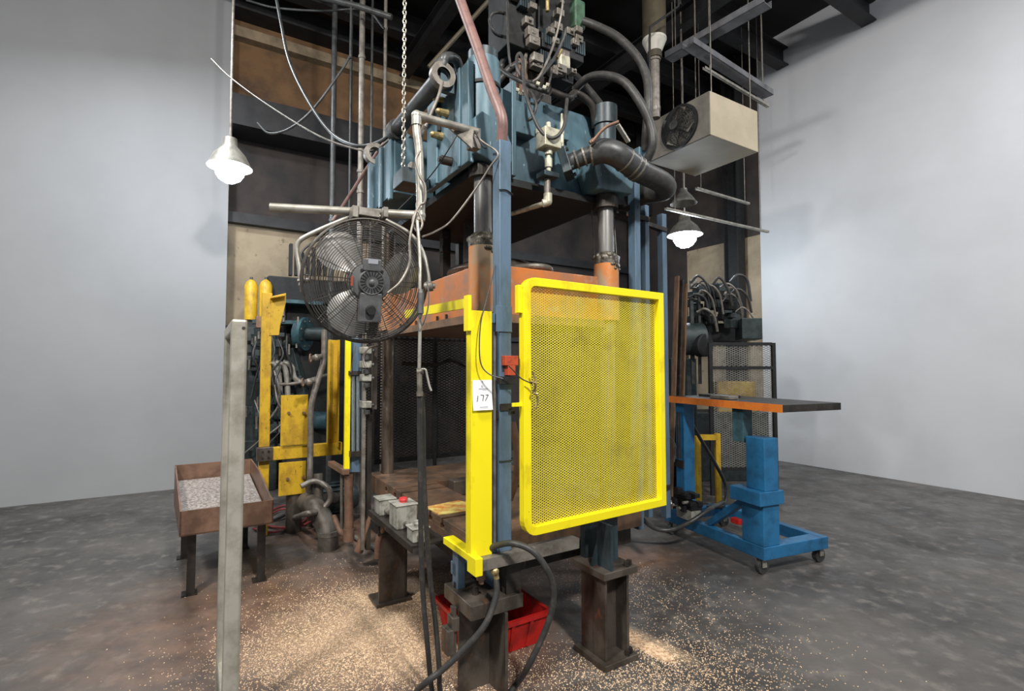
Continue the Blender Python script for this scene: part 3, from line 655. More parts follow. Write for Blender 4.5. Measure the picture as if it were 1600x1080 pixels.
# pale hydraulic block and its line
d0 = 2.72
MB().bxc(P(857, 219, d0), .11, .09, .105).bxc(P(841, 205, d0), .02, .03, .03).build('valve_block', 'fitting_pale', press, .004)
q = MB()
for y0, y1, r in ((192, 205, .014), (232, 242, .022), (242, 248, .012), (248, 262, .021), (262, 268, .014)): q.cyl(P(857, y1, d0), P(857, y0, d0), r, None, 12)
for y0, y1, r in ((178, 196, .008), (192, 210, .013), (210, 232, .011)): q.cyl(P(878, y1, d0+.1), P(878, y0, d0+.1), r, None, 10)
q.build('brass_fitting', 'fitting_pale', press)
MB().bxc(P(856, 275, d0), .10, .08, .028).build('flange_plate', 'press_blue_dark', press, .003)
MB().tube([P(855, 280, d0), P(855, 300, d0), P(855, 312, d0)], .018, 12).build('drain_pipe', 'pipe_grey', press)
MB().ball(P(856, 315, d0), .024).cyl(P(856, 316, d0), P(856, 303, d0), .024).cyl(P(856, 316, d0), P(848, 318, d0), .022).cyl(P(854, 317, d0), P(800, 334, 3.05), .014, None, 12).build('elbow_pipe', 'fitting_pale', press)
# right-hand posts behind the gate
def vpost(px0, px1, Y, zb, zt, name, m, dep=.06):
    a = P(px0, 500, Y); wd = (px1-px0)*Y/F; a.z = zb
    return MB().boxv(a, Vector((1, 0, 0))*wd*.86+Vector((0, 1, 0))*wd*.51, AV*dep, ZV*(zt-zb)).build(name, m, press, .003)
vpost(994, 1006, 3.1, .5, 2.72, 'tube_post', 'post_blue')
vpost(1010, 1019, 3.35, .5, 2.6, 'tube_post', 'post_blue', .04)
vpost(1037, 1047, 3.6, .42, 2.62, 'tube_post', 'post_blue', .05)
for px_, Y_ in ((1000, 3.13), (1015, 3.37), (1041, 3.63)):
    q = P(px_, 500, Y_)
    for z_ in (.64, 2.5): MB().bar(M(.97, .12, z_) if z_ < 1 else M(.96, .2, 2.56), Vector((q.x, q.y, z_)), .04, .03, up=ZV).build('post_tie', 'dark_steel', press)
# valve stack on top
S0 = M(.66, .5, 3.07)
MB().boxv(S0-BV*.10-AV*.10, BV*.2, AV*.02, ZV*.4).boxv(S0-BV*.10-AV*.08, BV*.02, AV*.2, ZV*.46).boxv(S0+BV*.08-AV*.08, BV*.02, AV*.2, ZV*.46).boxv(S0-BV*.2-AV*.2, BV*.4, AV*.4, ZV*.02).build('valve_stand', 'dark_steel', press, .003)
MB().boxv(S0-BV*.185-AV*.11, BV*.085, AV*.02, ZV*.45).build('stand_plate', 'tray_brown', press, .002)
vs_ = MB().boxv(S0-BV*.06-AV*.12+ZV*.40, BV*.34, AV*.28, ZV*.12).boxv(S0-BV*.02-AV*.16+ZV*.55, BV*.36, AV*.3, ZV*.10).boxv(S0-BV*.26-AV*.12+ZV*.52, BV*.22, AV*.26, ZV*.62)
vs_.boxv(S0-BV*.02-AV*.12+ZV*.68, BV*.3, AV*.28, ZV*.5)
man = vs_.build('valve_manifold', 'black_paint', press, .006)
random.seed(3)
det = MB()
for k in range(34):
    u = random.uniform(-.24, .3); z = random.uniform(.38, 1.1); s = random.uniform(.025, .06)
    det.bxc(S0+BV*u-AV*(.15+random.random()*.04)+ZV*z, s*1.4, .05, s)
    det.cyl(S0+BV*u-AV*.16+ZV*z, S0+BV*u-AV*.2+ZV*z, s*.3, None, 8)
det.build('valve_body', 'pipe_grey', man, .003)
det = MB()
for z, u in ((.42, -.04), (.44, .1), (.58, .0), (.6, .14), (.6, .26), (.76, -.2), (.86, -.22), (.96, -.15)):
    for k in range(5): det.boxv(S0+BV*(u+k*.018)-AV*.17+ZV*z, BV*.012, AV*.05, ZV*.1)
det.build('coil_housing', 'press_blue_dark', man)
MB().boxv(S0+BV*.25-AV*.18+ZV*.78, BV*.09, AV*.1, ZV*.2).build('green_valve', 'green_paint', man, .01)
MB().boxv(S0+BV*.1-AV*.2+ZV*.44, BV*.09, AV*.06, ZV*.09).build('pale_cap', 'fitting_pale', man, .012)
MB().ball(S0-BV*.02-AV*.22+ZV*.93, .05, seg=16).cyl(S0-BV*.02-AV*.22+ZV*.75, S0-BV*.02-AV*.22+ZV*.9, .013, None, 8).cyl(S0+BV*.25-AV*.17+ZV*1.02, S0+BV*.25-AV*.17+ZV*1.1, .03).build('pressure_gauge', 'brass', man)
MB().cyl(P(808, 35, 3.3), P(824, 40, 3.3), .014, None, 8).cyl(P(812, 58, 3.3), P(838, 68, 3.3), .012, None, 8).cyl(P(827, 66, 3.25), P(822, 84, 3.25), .016, None, 8).cyl(P(876, 78, 3.2), P(869, 90, 3.2), .017, None, 10).build('hose_fitting', 'brass', man)
def hose(pts, r, m='rubber', name='hydraulic_hose', seg=10):
    return MB().tube([P(*q) for q in pts], r, seg).build(name, m, press)
hose([(912, 33, 3.35), (935, 42, 3.3), (965, 58, 3.2), (995, 88, 3.1), (1010, 120, 3.05), (1013, 160, 3.0), (1010, 200, 3.0), (1008, 235, 3.05)], .026)
hose([(898, 140, 3.3), (918, 122, 3.2), (945, 118, 3.1), (975, 128, 3.0), (1000, 160, 2.95), (1016, 195, 2.95), (1020, 225, 2.95), (1012, 250, 3.0)], .026)
hose([(900, 118, 3.6), (922, 142, 3.5), (940, 165, 3.4), (948, 178, 3.3)], .022)
hose([(808, 35, 3.3), (790, 22, 3.2), (772, 20, 3.1), (765, 32, 3.1), (772, 50, 3.1), (785, 57, 3.2), (812, 58, 3.3)], .010, 'rubber')
hose([(793, -20, 3.2), (792, 30, 3.1), (795, 80, 3.0), (798, 105, 3.0)], .008)
hose([(880, -20, 3.0), (878, 15, 3.0), (868, 60, 3.0), (855, 95, 2.95), (842, 120, 2.9), (832, 128, 2.9)], .007, 'pipe_grey')
hose([(884, 48, 3.1), (880, 62, 3.1), (872, 80, 3.1), (860, 100, 3.0), (845, 118, 2.95), (830, 128, 2.9), (815, 122, 2.85), (808, 105, 2.85), (808, 88, 2.9), (813, 84, 2.9), (817, 95, 2.85), (818, 120, 2.8), (820, 140, 2.75), (828, 168, 2.7), (842, 200, 2.68), (858, 215, 2.66), (872, 212, 2.66), (882, 195, 2.68), (884, 175, 2.72), (886, 155, 2.8)], .010)
hose([(822, 84, 3.25), (820, 100, 3.1), (819, 125, 3.0), (820, 150, 2.9)], .012, 'pipe_grey')
hose([(819, 128, 2.95), (832, 148, 2.8), (838, 165, 2.75), (832, 182, 2.75), (820, 192, 2.75), (818, 200, 2.74)], .008)
hose([(862, 112, 3.0), (858, 130, 2.95), (850, 148, 2.9), (838, 160, 2.85), (828, 162, 2.82)], .007)
hose([(770, 92, 3.2), (785, 110, 3.0), (800, 120, 2.9), (825, 132, 2.85), (850, 142, 2.85), (880, 150, 2.9)], .013)
hose([(775, 118, 3.3), (790, 92, 3.3), (806, 80, 3.3), (822, 78, 3.4)], .024)
hose([(778, 128, 3.2), (795, 108, 3.2), (812, 98, 3.2)], .022)
q = MB()
for x, y in ((838, 130), (848, 136), (853, 132), (862, 141), (810, 146), (816, 142), (806, 140)): q.cyl(P(x, y, 2.82), P(x+5, y+2, 2.82), .012, None, 8)
q.build('hose_fitting', 'fitting_pale', press)
MB().tube([P(860, 143, 2.8), P(888, 153, 2.85), P(900, 146, 2.95), P(925, 165, 3.0), P(930, 200, 3.05)], .022, 10).build('manifold_line', 'dark_steel', press)
# frame of dark panel below (rear guard mesh)
rg = MB(); expanded_mesh(rg, M(-.14, 1.78, .74), BV, ZV, 1.05, 1.1, .05, .024, .007, .003)
rear = rg.build('rear_guard_mesh', 'dark_steel', press)
MB().bx(-.16, .93, 1.77, 1.79, .70, .74).bx(-.16, .93, 1.77, 1.79, 1.84, 1.88).bx(-.16, -.13, 1.77, 1.79, .74, 1.84).bx(.9, .93, 1.77, 1.79, .74, 1.84).bx(.5, .53, 1.76, 1.78, .60, 1.84).build('mesh_frame', 'black_paint', rear)
MB().tube([Pv(628, 568, 1.7), Pv(680, 570, 1.7), Pv(705, 563, 1.7), Pv(728, 572, 1.7)], .016, 8).build('hydraulic_hose', 'dark_steel', press)
# control shelf with junction boxes
sh0 = Pz(583, 800, .60)
shv0 = .13; shu = -.335
MB().bx(shu, shu+.19, shv0, shv0+.74, .588, .60).bx(shu, shu+.008, shv0, shv0+.74, .565, .588).bx(shu+.01, -.125, shv0+.1, shv0+.16, .563, .5875).bx(shu+.01, -.125, shv0+.6, shv0+.66, .563, .5875).build('control_shelf', 'dark_steel', press)
def jbox(v, w_, d_, h_, knob):
    z_ = .60
    b = MB().bx(shu+.02, shu+.02+w_, v, v+d_, z_, z_+h_).build('junction_box', 'box_grey', press, .006)
    MB().bx(shu+.014, shu+.026+w_, v-.005, v+d_+.005, z_+h_, z_+.008+h_).build('box_lid', 'box_grey', b, .003)
    if knob: MB().cyl(M(shu+.02+w_/2, v+d_/2, z_+.008+h_), M(shu+.02+w_/2, v+d_/2, z_+.02+h_), .022, None, 20).cyl(M(shu+.02+w_/2, v+d_/2, z_+.02+h_), M(shu+.02+w_/2, v+d_/2, z_+.032+h_), .026, .022, 20).build('button', knob, b)
    MB().cyl(M(shu+.01+w_/2, v, z_+.03), M(shu+.01+w_/2, v-.05, z_+.03), .014, None, 12).build('conduit_stub', 'pipe_grey', b)
jbox(shv0+.03, .09, .09, .065, 'box_grey'); jbox(shv0+.27, .12, .13, .125, 'red_button'); jbox(shv0+.57, .10, .11, .09, None)
MB().tube([M(shu+.07, shv0+.25, .63), M(shu+.06, shv0+.2, .645), M(shu+.06, shv0+.15, .63)], .013, 10).build('conduit_bend', 'pipe_grey', press)
MB().tube([Pz(602, 818, .52), P(596, 830, 3.2), P(591, 850, 3.2), P(590, 872, 3.2)], .022, 12).build('drain_pipe', 'tray_brown', press)
# hydraulic line below near leg
MB().tube([P(752, 880, 2.3), P(750, 890, 2.3), P(752, 905, 2.3)], .022, 12).cyl(P(752, 902, 2.3), P(752, 912, 2.3), .012).build('fitting_stack', 'tray_brown', press)
p0 = P(768, 880, 2.26)
MB().cyl(P(770, 880, 2.26), P(776, 905, 2.25), .014, None, 10).ball(P(773, 893, 2.25), .02).build('swivel_fitting', 'brass', press)
# vertical dark hose inside
MB().tube([P(800, 660, 2.9), P(808, 700, 2.9), P(808, 740, 2.9), P(796, 780, 2.95)], .024, 10).build('hydraulic_hose', 'tray_brown', press)
# ================================================================== SAFETY GATE
G0 = P(815, 573, 2.3); G0.z = .727; G1 = P(1034, 573, 2.835); G1.z = .727
gx = (G1-G0); GW = gx.length; gx.normalize(); gn = gx.cross(ZV).normalized(); GH = 1.19; fw = .04
gate = thing('safety_gate', 'bright yellow expanded-mesh safety gate swung open on the press', 'gate', G0)
r = .05; path = []
for cx_, cz_, a0 in ((fw/2+r, fw/2+r, PI), (GW-fw/2-.008, fw/2+.008, 1.5*PI), (GW-fw/2-.008, GH-fw/2-.008, 0), (fw/2+r, GH-fw/2-r, .5*PI)):
    if cx_ > .3:
        path.append((cx_+.008*math.cos(a0+PI/4)*1.414, cz_+.008*math.sin(a0+PI/4)*1.414, 1.414)); continue
    for k in range(6):
        a = a0+k*PI/10; path.append((cx_+r*math.cos(a), cz_+r*math.sin(a), 1))
fr = MB(); N_ = len(path); vs = []
for i, (x, z, mi) in enumerate(path):
    px, pz, _ = path[i-1]; nx_, nz_, _ = path[(i+1) % N_]
    l1 = math.hypot(x-px, z-pz); l2 = math.hypot(nx_-x, nz_-z)
    tx, tz = (x-px)/l1+(nx_-x)/l2, (z-pz)/l1+(nz_-z)/l2; l = math.hypot(tx, tz); ox, oz = tz/l*mi, -tx/l*mi
    for (o_, d_) in ((fw/2, -.02), (fw/2, .02), (-fw/2, .02), (-fw/2, -.02)):
        vs.append(G0+gx*(x+ox*o_)+ZV*(z+oz*o_)+gn*d_)
fr.add(vs, [(i*4+j, ((i+1) % N_)*4+j, ((i+1) % N_)*4+(j+1) % 4, i*4+(j+1) % 4) for i in range(N_) for j in range(4)])
fr.build('gate_frame', 'guard_yellow', gate, .002)
ms = MB(); expanded_mesh(ms, G0+gx*(fw-.004)+ZV*(fw-.004)-gn*.012, gx, ZV, GW-2*fw+.008, GH-2*fw+.008, .023, .0125, .0030, .0015)
ms.build('mesh_panel', 'mesh_yellow', gate)
hg = MB()
for z in (1.02, ): hg.boxv(G0-gx*.022+ZV*z-gn*.022, gx*.022, gn*.03, ZV*.13)
hg.boxv(G0-gx*.05+ZV*.59-gn*.01, gx*.06, gn*.01, ZV*.018)
hg.build('hinge_plate', 'guard_yellow', gate, .002)
MB().tube([P(795, 572, 2.2), P(803, 580, 2.22), P(815, 592, 2.25), P(832, 600, 2.27)], .003, 5).build('tether_cord', 'rubber', gate)
MB().tube([P(832, 582, 2.27), P(837, 595, 2.27), P(836, 612, 2.27), P(840, 625, 2.28), P(836, 640, 2.28)], .005, 5).tube([P(829, 596, 2.26), P(838, 600, 2.26), P(833, 612, 2.27), P(840, 616, 2.27)], .004, 5).build('latch_chain', 'brass', gate)
# ================================================================== LOT TAG
tg = thing('paper_tag', 'white paper lot tag with handwritten 177 taped on the yellow post', 'sign', M(-.2, -.306, 1.3))
T0 = Pv(738, 641, -.3075); T1 = Pv(768.5, 641, -.3075); ztop = Pv(750, 594, -.3075).z; T0.z = T1.z = Pv(750, 641, -.3075).z
tx_ = (T1-T0); TW = tx_.length; tx_.normalize(); tn = tx_.cross(ZV).normalized(); THh = ztop-T0.z
pg = MB(); k = 8
for i in range(k):
    b0 = .010*((1-(i)/k)**3); b1 = .010*((1-(i+1)/k)**3)
    a = T0+ZV*(THh*i/k)+tn*b0; c = T0+ZV*(THh*(i+1)/k)+tn*b1
    pg.add([a, a+tx_*TW, c+tx_*TW, c, a+tn*.0008, a+tx_*TW+tn*.0008, c+tx_*TW+tn*.0008, c+tn*.0008], [(3, 2, 1, 0), (4, 5, 6, 7), (0, 4, 7, 3), (1, 2, 6, 5), (0, 1, 5, 4), (2, 3, 7, 6)])
pg.build('sheet', 'paper', tg)
def tp(x, y): return T0+tx_*(TW*x)+ZV*(THh*y)+tn*(.0015+.010*max(0, 1-y)**3)
ik = MB()
for st in ([(.27, .48), (.22, .28)], [(.40, .50), (.56, .49)], [(.56, .49), (.50, .30)], [(.66, .49), (.80, .50)], [(.80, .50), (.63, .30)]):
    ik.bar(tp(*st[0]), tp(*st[1]), .003, .0006, up=tn)
ik.build('handwritten_number', 'ink', tg)
ik = MB()
for x0, x1, y, h in ((.45, .55, .80, .010), (.45, .55, .77, .008), (.32, .78, .705, .005), (.5, .72, .665, .002), (.34, .76, .10, .006), (.34, .76, .055, .002)):
    n_ = int((x1-x0)/.035)
    for i in range(n_):
        a = x0+(x1-x0)*i/n_; ik.bar(tp(a, y), tp(a+.024, y), h*.8, .0005, up=tn)
ik.build('printed_line', 'print_grey', tg)
MB().cyl(tp(.5, .94), tp(.5, .94)+tn*.002, .002, None, 8).build('pin', 'ink', tg)
# ================================================================== FAN
fan = thing('industrial_fan', 'large round black cage fan with silver blades on the left pipe arm', 'fan', P(572, 440, 2.15))
FC = P(572, 440, 2.15); fn = Vector((.47, -1, -.20)).normalized()
e1 = fn.cross(ZV).normalized()*-1; e2 = e1.cross(fn).normalized()
if e2.z < 0: e2 = -e2
R = .262
def fp(rad, ang, d): return FC+(e1*math.cos(ang)+e2*math.sin(ang))*rad+fn*d
def dome(t): # t 0 centre .. 1 rim -> (r, d)
    a = t*PI/2; return (.07+(R-.07)*math.sin(a)**.8 if t > 0 else .07), .075*math.cos(a)**.75
cg = MB()
n1 = 21
for i in range(n1):
    rad = .075+(R-.077)*i/(n1-1); x = (rad-.07)/(R-.07); d = .035+.055*math.sqrt(max(0, 1-x**3.2))
    cg.torus(FC+fn*d, e1, e2, rad, .0018, 56, 5)
    if i % 2 == 0: cg.torus(FC-fn*(d*.9), e1, e2, rad, .0015, 48, 4)
cg.build('wire_grille', 'fan_wire', fan)
sp_ = MB()
for i in range(16):
    for off in (-.016, .016) if i % 2 == 0 else (0,):
        for sgn in (1, -1):
            pts = []
            for k in range(9):
                x = k/8; rad = .06+(R-.062)*x; d = (.034+.055*math.sqrt(max(0, 1-x**3.2)))*sgn*(1 if sgn > 0 else .9)
                pts.append(fp(rad, i*PI/8+off/max(rad, .1)*.6, d))
            sp_.tube(pts, .0017, 4, sm=False)
sp_.build('radial_wires', 'fan_wire', fan)
rm = MB().torus(FC+fn*.035, e1, e2, R, .005, 64, 8).torus(FC-fn*.03, e1, e2, R, .005, 64, 8)
for k in range(5): rm.torus(FC+fn*(.022-.013*k), e1, e2, R, .0014, 56, 4)
rm.build('cage_rim', 'fan_wire', fan)
mo = MB().lathe(FC-fn*.02, fn, [(0, .05), (.02, .075), (.09, .08), (.135, .078), (.14, .055), (.15, .053)], 36)
mo.boxv(fp(.165, -PI/2, .06)-e1*.045, e1*.09, e2*.12, fn*.07); mo.boxv(fp(.045, PI/2, .08)-e1*.035, e1*.07, e2*.05, fn*.055)
mo_ = mo.build('motor', 'fan_motor', fan, .004)
vt = MB()
for i in range(20):
    a = i*PI/10; c = fp(.037, a, .1302); ra = e1*math.cos(a)+e2*math.sin(a); ta = fn.cross(ra)
    vt.boxv(c-ra*.012-ta*.0025, ra*.024, ta*.005, fn*.0015)
vt.build('cooling_slots', 'black_paint', mo_)
MB().lathe(FC+fn*.128, fn, [(0, .013), (.01, .012), (.014, .005)], 18).torus(FC+fn*.13, e1, e2, .05, .003, 32, 6).build('motor_cap', 'fan_motor', mo_)
MB().cyl(fp(.115, -PI/2, .13), fp(.115, -PI/2, .15), .022, .018, 20).build('speed_knob', 'black_paint', mo_)
b_ = MB()
for a in (PI*.27, PI*.73, PI*1.25, PI*1.75): b_.cyl(fp(.062, a, .118), fp(.062, a, .126), .006, None, 10)
b_.build('motor_bolt', 'black_paint', mo_)
MB().boxv(fp(.075, PI/2, .1355)-e1*.02, e1*.04, e2*.02, fn*.001).build('name_plate', 'print_grey', mo_)
MB().boxv(fp(.075, PI, .09)-e2*.02-e1*.004, e1*.004, e2*.04, fn*.03).build('warning_label', 'switch_red', mo_)
for a0 in (PI*.70, PI*1.33, PI*.05+.0):
    bl = MB(); rows = 9; vs = []
    for i in range(rows):
        t = i/(rows-1); rad = .06+.185*t; wd = .35+.42*math.sin(PI*min(1, t*.85+.12)); 
        if i == rows-1: wd *= .72
        for k in range(7):
            s = (k/6-.5); a = a0+s*wd*1.5+t*.18; vs.append(fp(rad*(1-.02*abs(s)), a, -.018+.075*s*(1-.4*t)+.01*math.cos(PI*s)))
    fs = [(i*7+k, i*7+k+1, (i+1)*7+k+1, (i+1)*7+k) for i in range(rows-1) for k in range(6)]
    bl.add(vs, fs, True); bl.add([v-fn*.0015 for v in vs], [f[::-1] for f in fs], True)
    bl.build('fan_blade', 'fan_blade', fan)
MB().cyl(FC-fn*.05, FC+fn*.005, .05, .045, 28).build('hub', 'fan_motor', fan)
# yoke
yk = MB()
yl = P(478, 438, 2.12); 
yk.tube([P(470, 446, 2.13), P(468, 420, 2.13), P(464, 395, 2.13), P(465, 382, 2.13), P(474, 372, 2.13), P(505, 357, 2.14), P(540, 342, 2.14), P(556, 334, 2.14), P(580, 331, 2.14), P(596, 340, 2.15)], .010, 10)
yk.tube([P(596, 340, 2.15), P(640, 365, 2.2), P(660, 392, 2.22), P(668, 425, 2.22), P(671, 448, 2.22)], .009, 10)
yo = yk.build('yoke', 'galvanised', fan)
kn = MB().cyl(P(466, 440, 2.13), P(484, 438, 2.13), .011, None, 12).cyl(P(470, 430, 2.11), P(471, 456, 2.11), .006, None, 8).cyl(P(664, 449, 2.2), P(676, 447, 2.2), .022, None, 14).cyl(P(676, 447, 2.2), P(680, 447, 2.2), .012, None, 8)
kn.build('pivot_knob', 'pipe_grey', yo)
MB().bxc(P(575, 334, 2.12), .09, .05, .035).bxc(P(553, 333, 2.1), .025, .06, .05).bxc(P(600, 334, 2.13), .02, .06, .045).torus(P(577, 341, 2.13), Vector((1, 0, 0)), ZV, .04, .006, 24, 6).build('mount_clamp', 'pipe_grey', yo, .003)
# fan plug hanging on lance
pl = MB().cyl(P(657, 458, 2.03), P(657, 490, 2.03), .013, None, 14).cyl(P(657, 490, 2.03), P(656, 497, 2.03), .010, .006, 12).cyl(P(657, 452, 2.03), P(657, 458, 2.03), .008, .013, 12)
pl.tube([P(656, 497, 2.03), P(660, 508, 2.03), P(668, 485, 2.03), P(670, 462, 2.05), P(667, 440, 2.08)], .003, 5)
tag(pl.build('cord_plug', 'fan_motor'), 'grey cord connector hanging on thin pole right of the fan', 'plug')
# air lance
t = thing('blow_gun', 'thin grey air lance hanging below the pipe elbow with trigger handle', 'air gun', P(657, 600, 2.05))
MB().tube([P(652, 345, 2.11), P(656, 400, 2.09), P(656, 450, 2.065), P(656, 520, 2.06), P(655, 578, 2.06)], .0075, 10).build('pole', 'galvanised', t)
MB().cyl(P(655, 575, 2.06), P(656, 612, 2.06), .011, None, 12).cyl(P(652, 581, 2.06), P(661, 580, 2.06), .013, None, 12).build('valve_body', 'pipe_grey', t)
MB().tube([P(659, 577, 2.04), P(665, 578, 2.04), P(668, 590, 2.04), P(671, 603, 2.04), P(674, 611, 2.04)], .005, 6).build('trigger', 'galvanised', t)
MB().cyl(P(656, 612, 2.06), P(656, 619, 2.06), .014, None, 12).build('hose_clamp', 'pipe_grey', t)
fl1 = Pz(673, 1090, .012); fl2 = Pz(690, 1090, .012)
pipe_thing('air_hose', 'dark air hose hanging from the lance, left of the pair', 'hose', [P(656, 612, 2.06), P(656, 680, 2.1), P(657, 740, 2.12), P(658, 850, 2.16), P(661, 930, 2.2), P(668, 1010, 2.24), Pz(676, 1085, .014), Pz(690, 1110, .014)], .0115, 'rubber', 12, True)
pipe_thing('air_hose', 'dark air hose hanging from the lance, right of the pair', 'hose', [P(659, 616, 2.09), P(661, 660, 2.12), P(662, 740, 2.18), P(666, 820, 2.2), P(672, 900, 2.24), P(681, 980, 2.26), P(686, 1040, 2.27), Pz(690, 1085, .014), Pz(720, 1105, .014)], .0115, 'rubber', 12, True)
pipe_thing('floor_hose', 'thick dark hose curving from under the guard post down to bottom left floor', 'hose', [P(775, 905, 2.25), P(776, 925, 2.24), P(768, 955, 2.22), P(752, 985, 2.2), P(720, 1020, 2.2), P(690, 1048, 2.2), P(664, 1068, 2.2), Pz(648, 1088, .018), Pz(655, 1130, .018)], .0135, 'rubber', 12, True)
pipe_thing('floor_hose', 'thick black hose arching from the base bar to the floor between the legs', 'hose', [P(760, 860, 2.3), P(775, 853, 2.26), P(800, 849, 2.2), P(830, 860, 2.18), P(852, 885, 2.18), P(864, 915, 2.2), P(863, 950, 2.22), P(850, 990, 2.24), P(826, 1040, 2.26), Pz(805, 1072, .018), Pz(770, 1110, .018)], .0135, 'rubber', 12, True)
# ================================================================== RED BINS
def bin_(name, label, corner, da, db, la, lb, h, ribs):
    t = thing(name, label, 'bin', corner+da*la/2+db*lb/2)
    t0 = .008; fl = .03; o = corner; mb = MB()
    lo = [o+da*fl+db*fl, o+da*(la-fl)+db*fl, o+da*(la-fl)+db*(lb-fl), o+da*fl+db*(lb-fl)]
    hi = [o, o+da*la, o+da*la+db*lb, o+db*lb]; hi = [p+ZV*h for p in hi]; lo = [p+ZV*.002 for p in lo]
    c = (lo[0]+lo[2])/2
    def inn(p): q = (c-p); q.z = 0; return p+q.normalized()*.014
    li = [inn(p)+ZV*.01 for p in lo]; hi2 = [inn(p) for p in hi]
    vs = lo+hi+hi2+li; fs = [(3, 2, 1, 0), (12, 13, 14, 15)]
    for i in range(4):
        j = (i+1) % 4; fs += [(i, j, 4+j, 4+i), (4+i, 4+j, 8+j, 8+i), (8+i, 8+j, 12+j, 12+i)]
    mb.add(vs, fs); mb.build('tub', 'red_plastic', t)
    rim = MB()
    for i in range(4):
        a = hi[i]; b = hi[(i+1) % 4]; rim.bar(a-ZV*.012, b-ZV*.012, .022, .022, up=ZV)
        for k in range(ribs if i % 2 == 0 else ribs-1):
            f = (k+1)/(ribs+1); rim.bar(lo[i].lerp(lo[(i+1) % 4], f)*1.0+ZV*.01, a.lerp(b, f)-ZV*.02, .02, .016)
    rim.build('ribbed_rim', 'red_plastic', t)
    return t
bin_('storage_bin', 'red ribbed plastic bin on the floor behind the near press leg', M(-.065, -.03, 0), BV, AV, .47, .46, .175, 3)
# ================================================================== LEFT SIDE OF THE HALL
# grey tube stand, near left
t = thing('tube_stand', 'pale grey square-tube stand cropping the left edge, nearest the viewer', 'stand', P(356, 1261, 1.72))
top = P(374, 500, 1.72); bot = P(355, 1256, 1.72); bot.z = .006
back = AV*.5
MB().bar(bot, top, .055, .05, up=BV).build('post', 'rack_grey', t, .008)
MB().bar(bot+back, top+back, .05, .05, up=BV).build('post', 'rack_grey', t, .008)
MB().bar(top-ZV*.022-AV*.01, top+back-ZV*.022, .05, .045, up=ZV).bar(bot.lerp(top, .15)+AV*.02, bot.lerp(top, .15)+back, .04, .04, up=ZV).build('cross_rail', 'rack_grey', t, .008)
q = MB().cyl(top-AV*.028-ZV*.03+BV*.012, top-AV*.02-ZV*.03+BV*.012, .006, None, 8); q.build('bolt', 'dark_steel', t)
for k in (0, 1): MB().bxc(bot+back*k-ZV*.003, .1, .1, .006).build('foot_plate', 'rack_grey', t)
# brown tray
R0 = P(427, 818, 3.5); L0 = R0-BV*.55; zb = R0.z
Rb = P(392, 740, 4.3); dv = (Rb-R0); dv.z = 0; dv = dv*.98
t = thing('scrap_tray', 'brown steel tray on legs holding grey scrap, far left', 'tray', Vector((R0.x, R0.y, 0)))
tr = MB()
tr.boxv(L0, BV*.55, dv, ZV*.01); tr.boxv(L0, BV*.55, AV*.01, ZV*.16)
tr.prism([R0, R0+dv, R0+dv+ZV*.30, R0+dv*.55+ZV*.27, R0+dv*.12+ZV*.17, R0+ZV*.16], -BV*.01)
tr.prism([L0, L0+dv, L0+dv+ZV*.30, L0+ZV*.16], BV*.01); tr.boxv(L0+dv, BV*.55, -dv.normalized()*.01, ZV*.3)
tr.build('tray_body', 'tray_brown', t)
MB().prism([L0+ZV*.011+BV*.02+dv*.03, R0+ZV*.011-BV*.02+dv*.03, R0+dv*.97+ZV*.16-BV*.02, L0+dv*.97+ZV*.16+BV*.02], ZV*.02).build('scrap_metal', 'tray_scrap', t)
for a_, c_ in ((-.08, .1), (-.5, .1), (-.08, .9), (-.5, .9)):
    p = R0+BV*a_+dv*c_; MB().boxv((p.x, p.y, .008), BV*.05, AV*.05, ZV*(zb-.008)).boxv((p.x-.02, p.y-.02, 0), BV*.09, AV*.09, ZV*.008).build('leg', 'dark_steel', t)
# yellow guard stand
VG = 2.58
g = thing('guard_stand', 'old scratched yellow guard frame of posts and beam standing behind the tray', 'guard frame', Pz(455, 806, 0))
def gz(px, py, dv_=0): return Pv(px, py, VG+dv_)
a = gz(402, 722); b = gz(535, 712); b.z = a.z
MB().boxv(a, BV*(b-a).length, AV*.06, ZV*.115).build('beam', 'old_yellow', g, .006)
MB().boxv(a-BV*.004-AV*.008, BV*.13, AV*.072, ZV*.12).build('end_cap', 'leg_steel', g, .003)
q = MB()
for x, z in ((.04, .03), (.09, .03), (.04, .085), (.09, .085)): q.cyl(a+BV*x+ZV*z-AV*.008, a+BV*x+ZV*z-AV*.018, .01, None, 6)
q.build('bolt', 'dark_steel', g)
p0 = gz(405, 700, .06); p1 = gz(424, 458, .06); MB().boxv((p0.x, p0.y, 0), BV*.085, AV*.06, ZV*p1.z).build('post', 'old_yellow', g, .005)
p = gz(421, 524, .05); 
MB().prism([gz(420, 524, .05), gz(436, 524, .05), gz(438, 508, .05), gz(447, 472, .05), gz(447, 458, .05), gz(425, 463, .05)], AV*.02).boxv(gz(424, 466, -.03), (gz(447, 462, -.03)-gz(424, 466, -.03)), AV*.1, ZV*.012).build('angle_bracket', 'old_yellow', g, .002)
def gplate(x0, x1, y0, y1, name='plate', dv_=-.03, m='old_yellow', th=.012):
    a = gz(x0, y1, dv_); b = gz(x1, y1, dv_); c = gz(x0, y0, dv_); return MB().boxv(a, BV*(b-a).length, AV*th, ZV*(c.z-a.z)).build(name, m, g, .002)
gplate(438, 480, 618, 697); gplate(435, 477, 724, 776)
q = MB()
for x, y in ((451, 645), (474, 645), (449, 748), (473, 746)): p = gz(x, y, -.03); q.cyl(p, p-AV*.03, .012, None, 8)
q.build('bolt', 'tray_brown', g)
p = gz(511, 700, 0); p2 = gz(511, 531, 0); wv = (gz(528, 700, 0)-p).length
